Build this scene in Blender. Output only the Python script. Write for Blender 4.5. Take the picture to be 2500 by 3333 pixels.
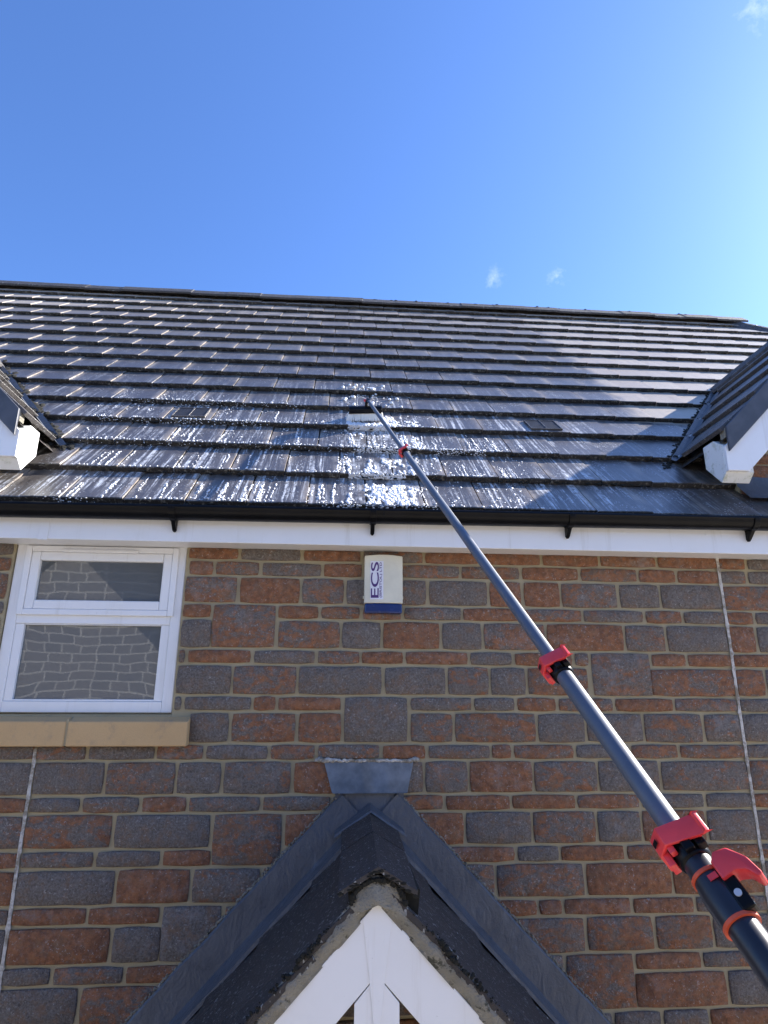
import bpy, bmesh, math, random
from mathutils import Vector, Matrix, noise as mnoise
random.seed(7)
for o in list(bpy.data.objects): bpy.data.objects.remove(o)
SC = bpy.context.scene
COL = SC.collection
R = math.radians
H = 3.3                      # camera height above the ground; everything below is built relative to it, then lifted

# ------------------------------------------------------------------ camera
CAM = Vector((0, -3.244, 0))
th, ps, ro = 0.284879, 0.0724934, 0.0049848
F = Vector((math.sin(ps)*math.cos(th), math.cos(ps)*math.cos(th), math.sin(th)))
Rt = Vector((math.cos(ps), -math.sin(ps), 0)); Up = Rt.cross(F)
R2 = math.cos(ro)*Rt + math.sin(ro)*Up; U2 = -math.sin(ro)*Rt + math.cos(ro)*Up
cd = bpy.data.cameras.new('camera'); cam = bpy.data.objects.new('camera', cd); COL.objects.link(cam)
cd.sensor_fit = 'VERTICAL'; cd.sensor_height = 24; cd.lens = 24*2007.8/3333
cd.clip_start = 0.02; cd.clip_end = 2000
cam.matrix_world = Matrix(((R2.x, U2.x, -F.x, CAM.x), (R2.y, U2.y, -F.y, CAM.y), (R2.z, U2.z, -F.z, CAM.z+H), (0, 0, 0, 1)))
SC.camera = cam

# ------------------------------------------------------------------ sky, sun, exposure
SUN = Vector((4.4, 1.78, 3.20)).normalized()
el = math.asin(SUN.z); az = math.atan2(SUN.x, SUN.y)
wd = bpy.data.worlds.new('World'); SC.world = wd; wd.use_nodes = True
nt = wd.node_tree; nt.nodes.clear()
sky = nt.nodes.new('ShaderNodeTexSky'); sky.sky_type = 'NISHITA'; sky.sun_disc = False
sky.sun_elevation = el; sky.sun_rotation = az; sky.air_density = 1.0; sky.dust_density = 0.55; sky.ozone_density = 3.5
bg = nt.nodes.new('ShaderNodeBackground'); bg.inputs['Strength'].default_value = 0.070
wo = nt.nodes.new('ShaderNodeOutputWorld')
tc = nt.nodes.new('ShaderNodeTexCoord')
# small fair-weather wisps of cloud, placed by direction in the sky
cl = nt.nodes.new('ShaderNodeTexNoise'); cl.inputs['Scale'].default_value = 70; cl.inputs['Detail'].default_value = 7; cl.inputs['Roughness'].default_value = 0.62
nt.links.new(tc.outputs['Generated'], cl.inputs['Vector'])
def wm(op, a, b=None, clamp=False):
    n = nt.nodes.new('ShaderNodeMath'); n.operation = op; n.use_clamp = clamp
    for i, v in enumerate((a, b)):
        if v is None: continue
        if isinstance(v, (int, float)): n.inputs[i].default_value = v
        else: nt.links.new(v, n.inputs[i])
    return n.outputs[0]
acc = None
for dirv, rad in (((0.2166, 0.7733, 0.5959), 0.030), ((0.3076, 0.7495, 0.5862), 0.030), ((0.4573, 0.4793, 0.7491), 0.045), ((-0.9, 0.1, 0.42), 0.09), ((-0.3, -0.8, 0.5), 0.12), ((0.7, -0.5, 0.55), 0.1)):
    d = Vector(dirv).normalized()
    vd = nt.nodes.new('ShaderNodeVectorMath'); vd.operation = 'DISTANCE'; vd.inputs[1].default_value = d
    nt.links.new(tc.outputs['Generated'], vd.inputs[0])
    m = wm('SUBTRACT', 1.0, wm('DIVIDE', vd.outputs['Value'], rad), True)
    acc = m if acc is None else wm('MAXIMUM', acc, m)
cm_ = wm('MULTIPLY', wm('SUBTRACT', wm('ADD', cl.outputs['Fac'], wm('MULTIPLY', acc, 0.5)), 0.78), 3.6, True)
cm_ = wm('MULTIPLY', cm_, wm('MULTIPLY', acc, .24, True))
mx = nt.nodes.new('ShaderNodeMixRGB'); mx.inputs['Color2'].default_value = (7.5, 8.2, 8.8, 1)
nt.links.new(cm_, mx.inputs['Fac']); 
tint = nt.nodes.new('ShaderNodeMixRGB'); tint.blend_type = 'MULTIPLY'; tint.inputs['Fac'].default_value = 1; tint.inputs['Color2'].default_value = (.77, 1.0, 1.40, 1)   # the phone's white balance
nt.links.new(sky.outputs[0], tint.inputs['Color1']); nt.links.new(tint.outputs[0], mx.inputs['Color1'])
nt.links.new(mx.outputs[0], bg.inputs['Color']); nt.links.new(bg.outputs[0], wo.inputs['Surface'])

sl = bpy.data.lights.new('sun', 'SUN'); sl.energy = 5.0; sl.angle = R(0.5); sl.color = (1.0, 0.95, 0.88)
sun = bpy.data.objects.new('sun', sl); COL.objects.link(sun)
sun.rotation_euler = SUN.to_track_quat('Z', 'Y').to_euler(); sun.location = (20, 8, 20)
vs = SC.view_settings; vs.view_transform = 'Standard'; vs.look = 'None'; vs.gamma = 1; vs.exposure = 1.65; vs.use_curve_mapping = False
SC.cycles.max_bounces = 5; SC.cycles.diffuse_bounces = 3; SC.cycles.glossy_bounces = 3; SC.cycles.transmission_bounces = 2

# ------------------------------------------------------------------ material helpers
class NT:
    def __init__(s, name):
        s.m = bpy.data.materials.new(name); s.m.use_nodes = True; s.t = s.m.node_tree; s.t.nodes.clear()
        s.out = s.t.nodes.new('ShaderNodeOutputMaterial'); s.b = s.t.nodes.new('ShaderNodeBsdfPrincipled')
        s.t.links.new(s.b.outputs[0], s.out.inputs['Surface'])
        s._c = None
    def n(s, typ, **kw):
        x = s.t.nodes.new('ShaderNode'+typ)
        for k, v in kw.items(): setattr(x, k, v)
        return x
    def put(s, sock, v):
        if v is None: return
        if hasattr(v, 'node'): s.t.links.new(v, sock)
        elif isinstance(v, (tuple, list)) and len(v) == 3 and sock.type == 'RGBA': sock.default_value = (*v, 1)
        else: sock.default_value = v
    def math(s, op, a, b=None, clamp=False):
        x = s.n('Math', operation=op, use_clamp=clamp); s.put(x.inputs[0], a); s.put(x.inputs[1], b); return x.outputs[0]
    def mix(s, f, a, b, typ='MIX'):
        x = s.n('MixRGB', blend_type=typ); s.put(x.inputs[0], f); s.put(x.inputs[1], a); s.put(x.inputs[2], b); return x.outputs[0]
    def coord(s):
        if s._c is None: s._c = s.n('TexCoord')
        return s._c.outputs['Object']
    def pos(s): return s.n('NewGeometry').outputs['Position']
    def mapv(s, v, scale=(1, 1, 1), loc=(0, 0, 0), rot=(0, 0, 0)):
        x = s.n('Mapping'); s.put(x.inputs['Vector'], v); x.inputs['Scale'].default_value = scale
        x.inputs['Location'].default_value = loc; x.inputs['Rotation'].default_value = rot; return x.outputs[0]
    def noise(s, v, scale, detail=4, rough=0.55, dist=0.0):
        x = s.n('TexNoise'); s.put(x.inputs['Vector'], v); x.inputs['Scale'].default_value = scale
        x.inputs['Detail'].default_value = detail; x.inputs['Roughness'].default_value = rough; x.inputs['Distortion'].default_value = dist
        return x.outputs['Fac']
    def ramp(s, f, lo, hi, a=0.0, b=1.0):
        x = s.n('MapRange'); x.interpolation_type = 'SMOOTHSTEP'; s.put(x.inputs['Value'], f)
        x.inputs['From Min'].default_value = lo; x.inputs['From Max'].default_value = hi
        x.inputs['To Min'].default_value = a; x.inputs['To Max'].default_value = b; return x.outputs[0]
    def bump(s, hgt, strength=0.3, dist=0.005, prev=None):
        x = s.n('Bump'); x.inputs['Strength'].default_value = strength; x.inputs['Distance'].default_value = dist
        s.put(x.inputs['Height'], hgt)
        if prev is not None: s.put(x.inputs['Normal'], prev)
        s.put(s.b.inputs['Normal'], x.outputs[0]); return x.outputs[0]
    def set(s, **kw):
        for k, v in kw.items(): s.put(s.b.inputs[k.replace('_', ' ')], v)
        return s
    def rndv(s):
        oi = s.n('ObjectInfo'); v = s.n('VectorMath', operation='ADD'); c = s.n('CombineXYZ')
        r = s.math('MULTIPLY', oi.outputs['Random'], 37.0)
        for i in range(3): s.put(c.inputs[i], r)
        s.put(v.inputs[0], s.coord()); s.put(v.inputs[1], c.outputs[0]); return v.outputs[0], oi
M = {}

def simple(name, col, rough, var=0.12, bump=0.0, bs=60, spec=0.5, metal=0.0, nscale=9):
    k = NT(name); v = k.coord()
    f = k.noise(v, nscale, 5, 0.6)
    dark = tuple(c*(1-var*1.6) for c in col); lite = tuple(min(1, c*(1+var)) for c in col)
    k.set(Base_Color=k.mix(k.ramp(f, .3, .7), dark, lite), Roughness=k.math('ADD', k.math('MULTIPLY', k.noise(v, nscale*3, 4), .18), rough-.09), Metallic=metal)
    k.b.inputs['Specular IOR Level'].default_value = spec
    if bump: k.bump(k.noise(v, bs, 5, .6), bump, .004)
    M[name] = k.m; return k

# brick: tumbled, mottled red / blue-grey face with pale efflorescence specks
k = NT('brick'); v, oi = k.rndv()
sep = k.n('SeparateColor'); k.put(sep.inputs[0], oi.outputs['Color'])
st = k.mapv(v, (1, 1, 1.9))
big = k.noise(st, 9, 6, .68, .9); mid = k.noise(v, 34, 5, .68); fine = k.noise(v, 110, 4, .75); grit = k.noise(v, 260, 3, .7)
tone = k.math('ADD', k.math('ADD', k.math('MULTIPLY', big, 1.3), k.math('MULTIPLY', mid, .55)), k.math('SUBTRACT', sep.outputs[0], 1.40))
f = k.ramp(tone, -.10, .12)
red = k.mix(k.ramp(mid, .35, .68), (.225, .085, .034), (.47, .180, .066))
grey = k.mix(k.ramp(fine, .32, .68), (.108, .092, .080), (.28, .245, .212))
c = k.mix(f, grey, red)
c = k.mix(k.ramp(k.noise(v, 18, 4, .75), .46, .68, 0, .7), c, (.285, .155, .078))
eff = k.math('MULTIPLY', k.ramp(k.noise(v, 80, 3, .8), .58, .68), k.ramp(k.noise(v, 11, 3), .30, .58))
c = k.mix(k.math('MULTIPLY', eff, .75), c, (.60, .57, .54))
pit = k.ramp(k.noise(v, 95, 3, .75), .30, .40, .75, 0)
c = k.mix(pit, c, (.028, .022, .020))
haze_ = k.math('MULTIPLY', k.ramp(k.noise(v, 12, 5, .75), .46, .72), sep.outputs[1])
c = k.mix(haze_, c, (.40, .375, .37))
c = k.mix(.25, c, k.mix(grit, (.015, .012, .010), (.36, .30, .26)))
chalk = k.math('MULTIPLY', k.ramp(k.noise(v, 28, 5, .75), .48, .70), .20)
c = k.mix(chalk, c, (.42, .39, .36))
k.set(Base_Color=c, Roughness=.9); k.b.inputs['Specular IOR Level'].default_value = .2
k.bump(k.math('ADD', k.math('MULTIPLY', mid, 1.1), k.math('MULTIPLY', fine, .7)), 1.0, .013)
M['brick'] = k.m
# mortar
k = NT('mortar'); v = k.coord()
c = k.mix(k.noise(v, 6, 5, .6), (.33, .27, .16), (.48, .405, .26))
c = k.mix(k.ramp(k.noise(v, 60, 4, .7), .45, .8, 0, .6), c, (.42, .37, .26))
c = k.mix(k.ramp(k.noise(v, 3.5, 4, .7), .55, .8, 0, .5), c, (.19, .165, .10))
k.set(Base_Color=c, Roughness=.95); k.bump(k.math('ADD', k.noise(v, 160, 4, .7), k.noise(v, 30, 4)), .6, .006)
M['mortar'] = k.m
k = NT('sealant'); v = k.coord()
c = k.mix(k.ramp(k.noise(v, 14, 5, .75), .38, .62), (.24, .205, .155), (.62, .58, .52))
k.set(Base_Color=c, Roughness=.8); k.bump(k.noise(v, 60, 4, .7), .5, .006); M['sealant'] = k.m

# concrete roof tile: dry and pale, or wet and dark with a film of suds; the wet stain spreads over the washed part
YE, ZE, PITCH, G, TW = -.2198, .9254, R(45.284), .3731, .3045
cp, sp = math.cos(PITCH), math.sin(PITCH)
k = NT('roof_tile'); P = k.pos()
xyz = k.n('SeparateXYZ'); k.put(xyz.inputs[0], P)
X = xyz.outputs[0]
S = k.math('ADD', k.math('MULTIPLY', k.math('SUBTRACT', xyz.outputs[1], YE), cp), k.math('MULTIPLY', k.math('SUBTRACT', xyz.outputs[2], ZE+H), sp))
cx = k.n('CombineXYZ'); k.put(cx.inputs[0], X); k.put(cx.inputs[1], S)
V = cx.outputs[0]                                   # (along the eaves, up the slope)
oi = k.n('ObjectInfo'); rnd = oi.outputs['Random']
edge = k.math('ADD', k.math('MULTIPLY', k.math('SUBTRACT', k.noise(V, 2.6, 5, .65), .5), 1.3), k.math('MULTIPLY', k.math('SUBTRACT', rnd, .5), .28))
lim_r = k.math('ADD', 2.22, k.math('MULTIPLY', k.ramp(S, .9, 1.5, 1.0, 0.0), 9.0))
wr = k.math('SUBTRACT', k.math('ADD', lim_r, k.math('MULTIPLY', edge, .35)), X)
wl = k.math('ADD', k.math('ADD', X, 6.35), k.math('SUBTRACT', k.math('MULTIPLY', edge, .5), k.math('MULTIPLY', k.ramp(S, 3.5, 5.0), 4.0)))
wet = k.math('MULTIPLY', k.ramp(wr, -.06, .10), k.ramp(wl, -.15, .2))
gr = k.noise(V, 420, 3, .7); gm = k.noise(V, 45, 5, .65)
stv = k.mapv(V, (1, .07, 1)); streak = k.noise(stv, 60, 5, .62); streak2 = k.noise(k.mapv(V, (1, .045, 1), (3, 1, 0)), 24, 4, .6)
wet = k.math('MULTIPLY', wet, k.ramp(S, 2.2, 4.6, 1.0, .62))
dry = k.mix(gm, (.37, .31, .245), (.52, .445, .355))
dry = k.mix(k.math('MULTIPLY', rnd, .5), dry, (.31, .245, .215)); dry = k.mix(k.ramp(k.noise(V, 16, 6, .75), .5, .75, 0, .5), dry, (.22, .19, .17))
ob = k.n('SeparateXYZ'); k.put(ob.inputs[0], k.coord())
side_ = k.ramp(k.math('ABSOLUTE', ob.outputs[0]), .095, .150)
wet = k.math('MULTIPLY', wet, k.math('SUBTRACT', 1.0, k.math('MULTIPLY', k.math('MULTIPLY', side_, k.ramp(k.noise(V, 4.0, 4, .6), .40, .60)), .62)))
wetc = k.mix(gm, (.050, .043, .040), (.125, .109, .099))
wetc = k.mix(k.ramp(k.noise(V, 9, 6, .75), .50, .72, 0, .7), wetc, (.028, .023, .021))
wetc = k.mix(k.ramp(streak2, .50, .72, 0, .55), wetc, (.17, .148, .127))
col = k.mix(wet, dry, wetc)
# thin soapy run-marks and specks of suds on the wet tiles
low = k.ramp(S, 1.5, 4.3, 1.0, .18)
long1 = k.noise(k.mapv(V, (1, .028, 1), (7, 2, 0)), 42, 6, .68); long2 = k.noise(k.mapv(V, (1, .05, 1), (1, 5, 0)), 95, 4, .7)
broken = k.ramp(k.noise(k.mapv(V, (1, .5, 1)), 40, 4, .75), .34, .58)
run = k.math('MULTIPLY', k.math('MAXIMUM', k.ramp(long1, .50, .61), k.math('MULTIPLY', k.ramp(long2, .56, .70), .45)), k.math('MULTIPLY', broken, k.ramp(k.noise(k.mapv(V, (1, .5, 1)), 4.2, 3), .38, .56)))
run = k.math('MULTIPLY', k.math('MULTIPLY', run, k.ramp(S, 1.0, 2.3, 1.0, .12)), k.ramp(X, 1.3, 2.0, 1.0, .3))
# suds smeared by the brush down to the gutter
dxb = k.math('DIVIDE', k.math('ABSOLUTE', k.math('SUBTRACT', X, .22)), .34)
nearb = k.math('MULTIPLY', k.ramp(dxb, .25, 1.0, 1, 0), k.ramp(S, 1.05, 1.3, 1, 0))
smear = k.math('MULTIPLY', nearb, k.math('MULTIPLY', k.ramp(k.noise(k.mapv(V, (1, .16, 1)), 34, 5, .7), .44, .60), k.ramp(k.noise(V, 11, 5, .7), .38, .60)))
run = k.math('MAXIMUM', run, k.math('MULTIPLY', smear, .85))
spk = k.n('TexVoronoi'); spk.inputs['Scale'].default_value = 75; k.put(spk.inputs['Vector'], k.mapv(V, (1, .6, 1)))
spr = k.math('MULTIPLY', k.ramp(spk.outputs['Distance'], .16, .30, 1, 0), k.ramp(k.noise(V, 5.5, 4), .46, .62))
wh = k.math('MULTIPLY', k.math('MULTIPLY', k.math('MAXIMUM', run, k.math('MULTIPLY', spr, .75)), low), wet)
col = k.mix(wh, col, (.74, .75, .76))
# front edges keep lichen and grime
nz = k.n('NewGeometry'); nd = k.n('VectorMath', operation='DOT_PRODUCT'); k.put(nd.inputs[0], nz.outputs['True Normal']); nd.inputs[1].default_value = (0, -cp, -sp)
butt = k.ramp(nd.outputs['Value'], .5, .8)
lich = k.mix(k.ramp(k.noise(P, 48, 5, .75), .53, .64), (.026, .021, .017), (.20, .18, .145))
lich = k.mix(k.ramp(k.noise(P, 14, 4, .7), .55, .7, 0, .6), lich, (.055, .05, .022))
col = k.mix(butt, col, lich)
rough = k.math('ADD', k.math('MULTIPLY', wet, -.06), .36)
rough = k.math('ADD', rough, k.math('MULTIPLY', gm, .14)); rough = k.math('ADD', rough, k.math('MULTIPLY', butt, .3))
rough = k.math('ADD', rough, k.math('MULTIPLY', wh, .2), True)
k.set(Base_Color=col, Roughness=rough)
k.put(k.b.inputs['Coat Weight'], k.math('MULTIPLY', k.math('MULTIPLY', wet, k.ramp(gm, .25, .7, .58, .25)), k.math('SUBTRACT', 1.0, butt))); k.b.inputs['Coat Roughness'].default_value = .27; k.b.inputs['Coat IOR'].default_value = 1.6
bh = k.math('ADD', k.math('MULTIPLY', gr, .5), k.math('MULTIPLY', streak, .9))
k.put(k.b.inputs['Coat Normal'], k.bump(bh, .42, .0038)); M['roof_tile'] = k.m

# dark tiles of the porch and the dormers: wet, mossy, streaked
def dark_tile(name, a, b, rough):
    k = NT(name); v, oi = k.rndv(); g = k.noise(v, 24, 5, .65)
    c = k.mix(g, a, b); c = k.mix(k.math('MULTIPLY', oi.outputs['Random'], .5), c, (.028, .024, .024))
    c = k.mix(k.ramp(k.noise(v, 7, 4, .7), .55, .72, 0, .6), c, (.10, .09, .085))
    c = k.mix(k.ramp(k.noise(k.mapv(v, (60, 60, 22)), 1.6, 2, .5), .635, .69, 0, .7), c, (.42, .42, .40))
    k.set(Base_Color=c, Roughness=k.math('ADD', k.math('MULTIPLY', g, .25), rough)); k.bump(k.math('ADD', k.noise(v, 240, 3), k.math('MULTIPLY', k.noise(v, 34, 5, .7), 1.4)), .7, .006); M[name] = k.m
dark_tile('porch_tile', (.022, .017, .015), (.075, .062, .055), .5)
dark_tile('ridge_tile', (.035, .030, .028), (.085, .075, .070), .5)
dark_tile('dormer_tile', (.075, .066, .062), (.16, .145, .135), .18)
# lead
k = NT('lead'); v = k.coord(); c = k.mix(k.noise(v, 5, 5, .65), (.060, .067, .082), (.140, .151, .172))
c = k.mix(k.ramp(k.noise(k.mapv(v, (1, 1, .3)), 14, 5, .7), .56, .75, 0, .4), c, (.25, .27, .31))
c = k.mix(k.ramp(k.noise(v, 9, 5, .7), .58, .7, 0, .7), c, (.055, .06, .075))
k.set(Base_Color=c, Roughness=k.math('ADD', k.math('MULTIPLY', k.noise(v, 14, 4), .3), .27), Metallic=.15); k.bump(k.math('ADD', k.noise(k.mapv(v, (1, 1, .5)), 13, 5, .6, .8), k.math('MULTIPLY', k.noise(v, 70, 4, .7), .3)), .55, .016); M['lead'] = k.m
simple('pale_lead', (.17, .18, .19), .45, .25, bump=.3, bs=18)
# verge mortar with lichen
k = NT('verge_mortar'); v = k.coord(); c = k.mix(k.noise(v, 12, 5, .7), (.15, .135, .10), (.42, .39, .32))
c = k.mix(k.ramp(k.noise(v, 20, 5, .7), .54, .64, 0, .85), c, (.035, .036, .022)); c = k.mix(k.ramp(k.noise(v, 33, 4, .7), .62, .7, 0, .8), c, (.56, .53, .46))
k.set(Base_Color=c, Roughness=.95); k.bump(k.math('ADD', k.noise(v, 38, 5, .7), k.noise(v, 140, 3)), .9, .012); M['verge_mortar'] = k.m
# white plastic with a little grime
k = NT('white_plastic'); v = k.coord()
c = k.mix(k.ramp(k.noise(v, 3.2, 5, .65), .4, .75, 0, .5), (.86, .86, .86), (.80, .795, .77))
c = k.mix(k.ramp(k.noise(v, 120, 2, .5), .73, .77, 0, .35), c, (.45, .43, .40))
c = k.mix(k.ramp(k.noise(k.mapv(v, (1, 1, .06)), 16, 5, .7), .54, .74, 0, .30), c, (.50, .46, .38))
k.set(Base_Color=c, Roughness=.34); k.bump(k.noise(v, 4, 3), .06, .01); M['white_plastic'] = k.m
k = NT('mossy_white'); v = k.coord()
c = k.mix(k.ramp(k.noise(v, 16, 5, .7), .50, .72, 0, .8), (.78, .79, .77), (.46, .48, .36)); c = k.mix(k.ramp(k.noise(v, 45, 3, .6), .66, .72, 0, .8), c, (.16, .17, .12))
k.set(Base_Color=c, Roughness=.5); M['mossy_white'] = k.m
simple('black_plastic', (.006, .006, .007), .34, .2, spec=.16)
simple('verge_plastic', (.075, .078, .092), .45, .15)
simple('cream_plastic', (.74, .70, .55), .42, .05)
simple('blue_plastic', (.006, .026, .13), .25, .1)
simple('label_paper', (.80, .79, .84), .45, .03)
simple('purple_ink', (.085, .03, .17), .5, .06)
simple('red_plastic', (.82, .055, .060), .36, .08)
simple('orange_rubber', (.75, .10, .035), .5, .08)
simple('clear_tube', (.55, .57, .60), .15, .05)
k = NT('carbon_pole'); v = k.coord(); g = k.noise(v, 14, 4, .6)
c = k.mix(g, (.055, .067, .092), (.10, .115, .145)); c = k.mix(k.ramp(k.noise(v, 300, 2), .6, .75, 0, .4), c, (.16, .17, .19))
k.set(Base_Color=c, Roughness=k.math('ADD', k.math('MULTIPLY', k.noise(v, 50, 4, .7), .14), .40)); k.b.inputs['Specular IOR Level'].default_value = 1.0; k.bump(k.noise(v, 500, 2), .08, .001); M['carbon_pole'] = k.m
k = NT('black_sleeve'); v = k.coord(); k.set(Base_Color=k.mix(k.noise(v, 20, 4), (.010, .011, .016), (.028, .030, .040)), Roughness=k.math('ADD', k.math('MULTIPLY', k.noise(v, 60, 3), .2), .25)); M['black_sleeve'] = k.m
# sandstone sill
k = NT('sandstone'); v = k.coord(); c = k.mix(k.noise(v, 4, 5, .6), (.58, .365, .165), (.70, .475, .24))
c = k.mix(k.ramp(k.noise(v, 11, 5, .7), .52, .72, 0, .5), c, (.36, .28, .185)); c = k.mix(k.math('MULTIPLY', k.noise(v, 220, 3), .25), c, (.20, .14, .08))
k.set(Base_Color=c, Roughness=.9); k.bump(k.noise(v, 150, 4, .7), .35, .004); M['sandstone'] = k.m
# window pane: a net-grey room behind slightly bowed reflective glass
k = NT('window_glass'); v = k.coord(); k.set(Base_Color=(.12, .13, .134), Roughness=.015); k.b.inputs['IOR'].default_value = 2.0
M['window_glass'] = k.m
# foam
k = NT('foam'); v = k.pos(); k.set(Base_Color=k.mix(k.noise(v, 90, 4), (.70, .71, .73), (.85, .85, .86)), Roughness=.45); k.bump(k.noise(v, 260, 3), .3, .003); M['foam'] = k.m
k = NT('bristle'); v = k.coord(); k.set(Base_Color=k.mix(k.noise(k.mapv(v, (1, .1, .1)), 300, 3), (.80, .78, .72), (.93, .92, .88)), Roughness=.7); k.bump(k.noise(k.mapv(v, (1, .1, .1)), 420, 3), .6, .004); M['bristle'] = k.m
k = NT('moss'); v = k.pos(); k.set(Base_Color=k.mix(k.noise(v, 70, 4), (.006, .006, .005), (.022, .020, .013)), Roughness=1.0); M['moss'] = k.m
k = NT('paving'); v = k.pos(); bt = k.n('TexBrick'); k.put(bt.inputs['Vector'], v); bt.inputs['Scale'].default_value = 1.6; bt.inputs['Color1'].default_value = (.50, .44, .35, 1); bt.inputs['Color2'].default_value = (.44, .38, .30, 1); bt.inputs['Mortar'].default_value = (.15, .13, .11, 1)
bt.inputs['Mortar Size'].default_value = .012
k.set(Base_Color=k.mix(k.math('MULTIPLY', k.noise(v, 4, 5), .4), bt.outputs[0], (.36, .33, .27)), Roughness=.9); M['paving'] = k.m
k = NT('neighbour_brick'); P2 = k.pos(); mp = k.mapv(P2, (1, 1, 1), (0, 0, 0), (R(90), 0, 0))
bt = k.n('TexBrick'); bt.offset_frequency = 2; bt.squash_frequency = 2; bt.squash = .72; wv = k.n('TexNoise'); wv.inputs['Scale'].default_value = 2.6; wv.inputs['Detail'].default_value = 3; k.put(wv.inputs['Vector'], P2)
wa = k.n('VectorMath', operation='MULTIPLY_ADD'); k.put(wa.inputs[0], wv.outputs['Color']); wa.inputs[1].default_value = (.16, .10, .1); k.put(wa.inputs[2], mp); k.put(bt.inputs['Vector'], wa.outputs[0])
bt.inputs['Scale'].default_value = 1.0; bt.inputs['Brick Width'].default_value = .34; bt.inputs['Row Height'].default_value = .15
bt.inputs['Color1'].default_value = (.24, .215, .20, 1); bt.inputs['Color2'].default_value = (.17, .16, .16, 1); bt.inputs['Mortar'].default_value = (.60, .58, .53, 1); bt.inputs['Mortar Size'].default_value = .012
k.set(Base_Color=k.mix(k.math('MULTIPLY', k.noise(P2, 6, 5, .7), .5), bt.outputs[0], (.21, .195, .19)), Roughness=.9); M['neighbour_brick'] = k.m

# ------------------------------------------------------------------ mesh helpers
def tag(o, label=None, cat=None, group=None, kind=None):
    if label: o['label'] = label
    if cat: o['category'] = cat
    if group: o['group'] = group
    if kind: o['kind'] = kind
    return o
def empty(name, loc=(0, 0, 0), parent=None):
    o = bpy.data.objects.new(name, None); COL.objects.link(o); o.location = loc; o.empty_display_size = .1
    return o
def link(name, me, parent=None, mat=None):
    o = bpy.data.objects.new(name, me); COL.objects.link(o)
    if mat and not me.materials: me.materials.append(M[mat])
    if parent is not None: attach(o, parent)
    return o
def wloc(o):
    v = Vector(o.location)
    if o.parent is not None: v = Vector(o.location)
    return v
BASE = {}
def attach(o, parent):
    o.parent = parent
    m = parent
    off = Vector((0, 0, 0))
    if parent.parent is None: off = Vector(parent.location)
    o.matrix_parent_inverse = Matrix.Translation(-off)
class MB:
    def __init__(s): s.v = []; s.f = []; s.mi = []; s.cur = 0
    def add(s, vs, fs):
        b = len(s.v); s.v += [tuple(x) for x in vs]; s.f += [tuple(b+i for i in q) for q in fs]; s.mi += [s.cur]*len(fs); return s
    def box(s, x0, x1, y0, y1, z0, z1):
        return s.add([(x0, y0, z0), (x1, y0, z0), (x1, y1, z0), (x0, y1, z0), (x0, y0, z1), (x1, y0, z1), (x1, y1, z1), (x0, y1, z1)],
                     [(3, 2, 1, 0), (4, 5, 6, 7), (0, 1, 5, 4), (1, 2, 6, 5), (2, 3, 7, 6), (3, 0, 4, 7)])
    def prism(s, poly, a, b, axis='y'):
        n = len(poly)
        def P(q, t):
            return {'y': (q[0], t, q[1]), 'x': (t, q[0], q[1]), 'z': (q[0], q[1], t)}[axis]
        return s.add([P(q, a) for q in poly]+[P(q, b) for q in poly], [tuple(range(n)), tuple(range(2*n-1, n-1, -1))]+[(i, i+n, (i+1) % n+n, (i+1) % n) for i in range(n)])
    def tube(s, pts, rads, seg=16, caps=True):
        rings = []
        prev = None
        for i, p in enumerate(pts):
            p = Vector(p)
            d = (Vector(pts[min(i+1, len(pts)-1)])-Vector(pts[max(i-1, 0)])).normalized()
            if prev is None: u = d.orthogonal().normalized()
            else: u = (prev-d*prev.dot(d)).normalized()
            prev = u; w = d.cross(u)
            rr = rads[i] if isinstance(rads, (list, tuple)) else rads
            rings.append([p+(u*math.cos(2*math.pi*j/seg)+w*math.sin(2*math.pi*j/seg))*rr for j in range(seg)])
        vs = [q for r in rings for q in r]; fs = []
        for i in range(len(rings)-1):
            for j in range(seg):
                a = i*seg+j; b = i*seg+(j+1) % seg; fs.append((a, b, b+seg, a+seg))
        if caps: fs += [tuple(range(seg-1, -1, -1)), tuple(range((len(rings)-1)*seg, len(rings)*seg))]
        return s.add(vs, fs)
    def xf(s, m, start=0):
        s.v[start:] = [tuple(m @ Vector(q)) for q in s.v[start:]]; return s
    def mesh(s, name, mats, smooth=False, bevel=0, seg=2):
        me = bpy.data.meshes.new(name); me.from_pydata(s.v, [], s.f)
        for m in ([mats] if isinstance(mats, str) else mats): me.materials.append(M[m])
        me.polygons.foreach_set('material_index', s.mi)
        bm = bmesh.new(); bm.from_mesh(me)
        bmesh.ops.recalc_face_normals(bm, faces=bm.faces)
        if bevel:
            es = [e for e in bm.edges if len(e.link_faces) == 2 and e.calc_face_angle(0) > .35]
            bmesh.ops.bevel(bm, geom=es, offset=bevel, segments=seg, profile=.5, affect='EDGES', clamp_overlap=True)
        bm.to_mesh(me); bm.free()
        if smooth:
            me.polygons.foreach_set('use_smooth', [True]*len(me.polygons))
            try: me.set_sharp_from_angle(angle=R(38))
            except Exception: pass
        me.update(); return me
    def build(s, name, mats, parent=None, **kw): return link(name, s.mesh(name, mats, **kw), parent)
def jit(p, sc, amp): return amp*mnoise.noise(Vector(p)*sc)

# ------------------------------------------------------------------ ground
g = MB().add([(-400, -400, -H), (400, -400, -H), (400, 400, -H), (-400, 400, -H)], [(0, 1, 2, 3)]).build('ground', 'paving')
tag(g, 'pale paved ground below the house walls', 'ground', kind='structure')

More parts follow.
